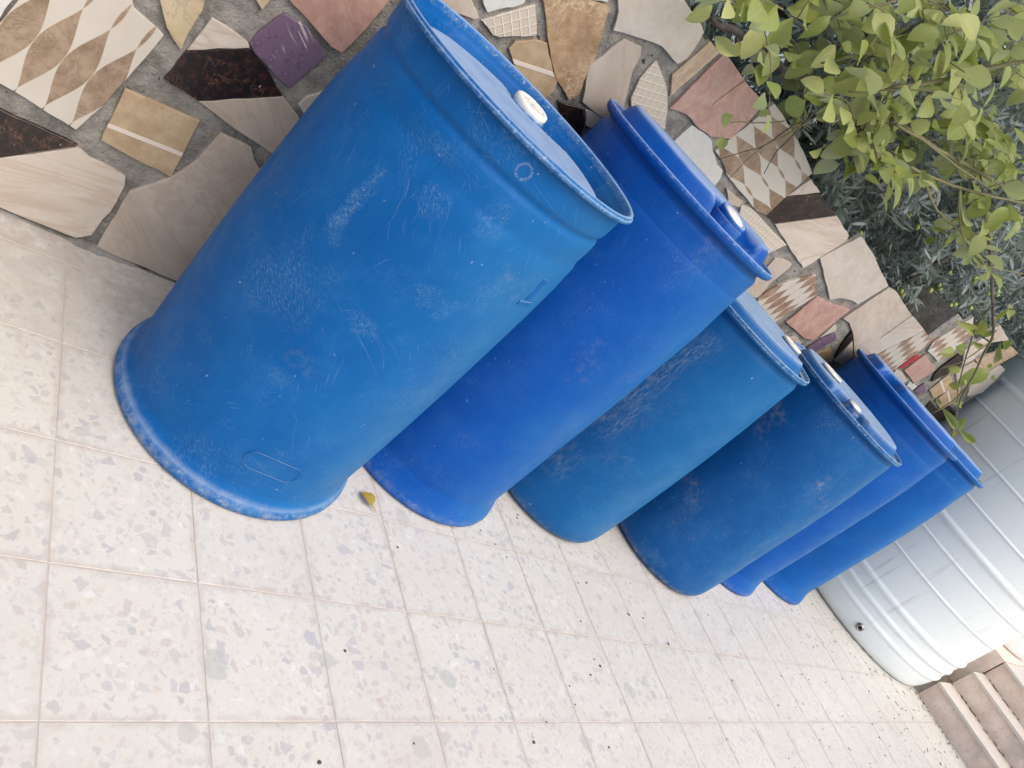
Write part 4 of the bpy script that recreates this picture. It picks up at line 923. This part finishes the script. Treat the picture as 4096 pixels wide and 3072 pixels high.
# ---- olive tree behind the wall: many narrow leaves on shoots
def olive(label, x0, x1, y0, y1, z0, z1, nshoot, seed, trunk):
    r = np.random.default_rng(seed)
    root = empty('olive_tree', (trunk[0], trunk[1], .70)); tag(root, label, 'tree', 'olive trees behind the wall'); O = np.array([trunk[0], trunk[1], .70])
    P = np.c_[r.uniform(x0, x1, nshoot), y0 + (y1 - y0) * r.beta(1.0, 1.5, nshoot), r.uniform(z0, z1, nshoot)]
    clump = np.array([noise.noise(Vector(p * 2.6)) for p in P])
    P = P[(clump > -.34)]
    n = len(P)
    D = np.c_[r.normal(0, .8, n), r.normal(-.55, .6, n), r.normal(-.15, .6, n)]; D /= np.linalg.norm(D, axis=1)[:, None]
    L = r.uniform(.10, .24, n)
    nl = 18
    t = (np.arange(nl) // 2 + .5) / (nl / 2)
    sgn = np.where(np.arange(nl) % 2, 1.0, -1.0)
    ref = np.tile([0, 0, 1.0], (n, 1)); sx = np.cross(D, ref); sx /= np.linalg.norm(sx, axis=1)[:, None] + 1e-9; sy = np.cross(sx, D)
    dec = (np.arange(nl) // 2) % 2
    B = P[:, None, :] + D[:, None, :] * (L[:, None] * t[None, :])[:, :, None]
    B[:, :, 2] -= (t ** 2)[None, :] * .03
    A = np.where(dec[None, :, None] == 0, sx[:, None, :], sy[:, None, :]) * sgn[None, :, None] + D[:, None, :] * r.uniform(.5, 1.3, (n, nl))[:, :, None] + r.normal(0, .25, (n, nl, 3))
    A /= np.linalg.norm(A, axis=2)[:, :, None]
    N = np.cross(A, np.cross(np.array([0, -.3, 1.0]) + r.normal(0, .45, (n, nl, 3)), A)); N /= np.linalg.norm(N, axis=2)[:, :, None] + 1e-9
    W = np.cross(N, A)
    ll = r.uniform(.048, .080, (n, nl))[:, :, None]; lw = ll * r.uniform(.085, .13, (n, nl))[:, :, None]
    prof = [(0, 0), (.28, .85), (.28, -.85), (.65, .9), (.65, -.9), (1, 0)]
    bend = r.uniform(-.1, .14, (n, nl))[:, :, None]
    VV = np.stack([B + A * ll * a + W * lw * b - N * ll * bend * a * a for a, b in prof], axis=2).reshape(-1, 3)
    keep_b = ~((B[:, :, 1] < 1.335) & (B[:, :, 2] < 1.30))      # nothing grows through the wall
    keep_b &= ~((np.hypot(B[:, :, 0] - 4.537, B[:, :, 1] - .775) < .70) & (B[:, :, 2] < 2.3)) & ~((np.hypot(B[:, :, 0] - 5.85, B[:, :, 1] - .79) < .70))
    keep = keep_b.reshape(-1)
    VV = VV.reshape(-1, 6, 3)[keep].reshape(-1, 3) - O
    k = len(VV) // 6; base = np.arange(k) * 6
    tri = np.concatenate([np.stack([base, base + 2, base + 1], 1), np.stack([base + 1, base + 2, base + 4], 1), np.stack([base + 1, base + 4, base + 3], 1), np.stack([base + 3, base + 4, base + 5], 1)])
    me = bpy.data.meshes.new('foliage'); me.vertices.add(len(VV)); me.vertices.foreach_set('co', VV.astype(np.float32).ravel())
    me.loops.add(tri.size); me.loops.foreach_set('vertex_index', tri.astype(np.int32).ravel())
    me.polygons.add(len(tri)); me.polygons.foreach_set('loop_start', np.arange(len(tri), dtype=np.int32) * 3)
    me.update(calc_edges=True); me.validate()
    o = new_obj('foliage', me, root, M['olive_leaf']); o['kind'] = 'stuff'
    # shoots
    V, F = [], []
    for i in range(n):
        a = Vector(P[i] - D[i] * .05); b = Vector(P[i] + D[i] * L[i]) - Vector((0, 0, .03))
        if a.y < 1.335 and a.z < 1.3 or b.y < 1.335 and b.z < 1.3: continue
        vs, fs = tube([a - Vector(O), (a + b) / 2 - Vector(O) + Vector((0, 0, .006)), b - Vector(O)], [.0016, .0013, .0007], 3)
        k0 = len(V); V += vs; F += [tuple(k0 + q for q in f) for f in fs]
    s = new_obj('shoots', pymesh('shoots', V, F, True), root, M['bark']); s['kind'] = 'stuff'
    tr = [Vector((0, 0, 0)), Vector((.04, .02, .35)), Vector((-.03, .05, .8)), Vector((.05, 0, 1.3))]
    V, F = tube(smooth_path(tr, 4), [.07 - .004 * i for i in range(13)], 10); new_obj('trunk', pymesh('trunk', V, F, True), root, M['bark'])
    for q in range(7):
        h = .4 + .13 * q; e = Vector((r.uniform(x0, x1), r.uniform(y0 + .1, y1), r.uniform(max(z0, 1.2), z1))) - Vector(O)
        st = Vector((.02, .02, h)); V, F = tube(smooth_path([st, (st + e) / 2 + Vector((0, 0, .12)), e], 4), [.026 - .0024 * i for i in range(9)], 7)
        new_obj('branch', pymesh('branch', V, F, True), root, M['bark'])
    return root, O
o1, O1 = olive('grey-green olive bush above the wall beside the shrub', .5, 3.4, 1.30, 2.3, .78, 2.35, 3300, 5, (2.3, 1.95))
o2, O2 = olive('dense olive tree farther along behind the raised wall end', 3.2, 7.0, 1.36, 3.0, .78, 2.9, 3600, 9, (4.9, 2.3))
o3, O3 = olive('taller olive tree in the background behind the others', .6, 8.5, 2.8, 4.6, .8, 3.9, 2600, 13, (3.9, 3.7))
om = bpy.data.meshes.new('olive_fruit'); bm = bmesh.new(); bmesh.ops.create_icosphere(bm, subdivisions=2, radius=1)
for v in bm.verts: v.co = Vector((v.co.x * .0085, v.co.y * .0085, v.co.z * .0115))
bm.to_mesh(om); bm.free(); om.materials.append(M['olive']); om.polygons.foreach_set('use_smooth', [True] * len(om.polygons))
for c in [(425, 1170), (430, 1205), (80, 695), (740, 1120), (745, 1155), (665, 1165), (825, 1015), (1040, 1060), (1150, 1190), (870, 1280), (1000, 1310), (1070, 1255), (830, 1290), (1220, 1205), (985, 385), (490, 545), (560, 640), (1030, 1090), (1225, 1170)]:
    px = C5(c)[0]; p = on_y(*px, 5.0 + random.uniform(-.15, .3))
    o = bpy.data.objects.new('olive_fruit', om); SC.collection.objects.link(o); o.parent = o1 if p.x < 3.2 else o2
    o.location = p - Vector(O1 if p.x < 3.2 else O2); o.rotation_euler = (random.uniform(-.6, .6), random.uniform(-.6, .6), 0); s = random.uniform(.9, 1.3); o.scale = (s, s, s)

# ================================================================== SMALL THINGS ON THE FLOOR
p = on_z(1463, 1998, .004)
V, F = [], []
for i, (t, wv) in enumerate([(0, .02), (.12, .3), (.3, .85), (.5, 1.0), (.66, .7), (.76, .16), (.86, .10), (1.0, .13)]):
    x = .062 * (t - .4); zc = .006 * math.sin(t * 3.2) + (.004 if t > .8 else 0)
    V += [(x, -.017 * wv, zc + .012 * wv), (x, 0, zc), (x, .017 * wv, zc + .010 * wv)]
for i in range(7):
    b = i * 3; F += [(b, b + 3, b + 4, b + 1), (b + 1, b + 4, b + 5, b + 2)]
dl = new_obj('fallen_leaf', pymesh('fallen_leaf', V, F, True), mat=M['dry_leaf'], loc=p)
dl.rotation_euler = (.15, 0, R(-62)); tag(dl, 'curled yellow fallen leaf between the two nearest drums', 'leaf')
V, F = [], []
def crumb(p, r):
    k = len(V); a = random.uniform(0, 6.28); el = random.uniform(.5, 1.0)
    for j in range(6):
        t = a + j * math.pi / 3; q = r * random.uniform(.7, 1.15)
        V.append((p[0] + q * math.cos(t), p[1] + el * q * math.sin(t), .0006))
    V.append((p[0], p[1], .0006 + r * .7))
    for j in range(6): F.append((k + j, k + (j + 1) % 6, k + 6))
def sliver(p, L):
    k = len(V); a = random.uniform(0, 6.28); d = Vector((math.cos(a), math.sin(a), 0)); n = Vector((-d.y, d.x, 0)) * .0011
    P = Vector((p[0], p[1], .0008))
    for t, c in ((0, 0), (.5, .12), (1, 0)):
        q = P + d * L * t + n * (c * L / .0011)
        V.extend([q - n, q + n, q + Vector((0, 0, .0022))])
    for t in range(2):
        b = k + t * 3; F.extend([(b, b + 3, b + 5, b + 2), (b + 2, b + 5, b + 4, b + 1)])
lr = random.Random(4)
for _ in range(420):
    x = lr.betavariate(2.6, 1.3) * 4.62; y = lr.uniform(-.8, .95)
    crumb((x, y), lr.uniform(.0020, .0060) * (.55 + .6 * x / 4.6))
for _ in range(60):
    sliver((4.60 + lr.uniform(-.6, .03), lr.uniform(-.7, .5)), lr.uniform(.012, .03))
for _ in range(90): crumb((4.625 - abs(lr.gauss(0, .025)), lr.uniform(-.9, .24)), lr.uniform(.003, .008))
for px in [(2070, 2060), (2067, 2072), (2312, 2332), (2345, 2332), (2672, 2574), (2675, 2580), (2510, 2455), (2516, 2460), (2362, 2700), (2400, 2664), (2436, 2990), (1655, 2974), (1380, 2604), (1590, 2190), (1277, 3050), (2135, 2970)]:
    q = on_z(*px, 0); crumb((q.x, q.y), lr.uniform(.0035, .006))
lit = new_obj('floor_litter', pymesh('floor_litter', V, F), mat=M['litter']); tag(lit, 'dark crumbs and bits of dry plant litter strewn on the tiles', 'litter', kind='stuff')
V, F = [], []
for k in range(1, 3):
    for _ in range(70):
        x = SX + k * TD - abs(lr.gauss(0, .018)) - .004; y = lr.uniform(-.9, .22); r = lr.uniform(.003, .011); a = lr.uniform(0, 6.28); z = k * RH + .001; b = len(V)
        for j in range(5): V.append((x + r * math.cos(a + j * 1.257) * lr.uniform(.6, 1.1), y + 1.5 * r * math.sin(a + j * 1.257), z))
        V.append((x, y, z + r * .6))
        for j in range(5): F.append((b + j, b + (j + 1) % 5, b + 5))
sl_ = new_obj('step_litter', pymesh('step_litter', V, F), mat=M['litter']); tag(sl_, 'dry leaf litter gathered at the foot of each riser', 'litter', kind='stuff')
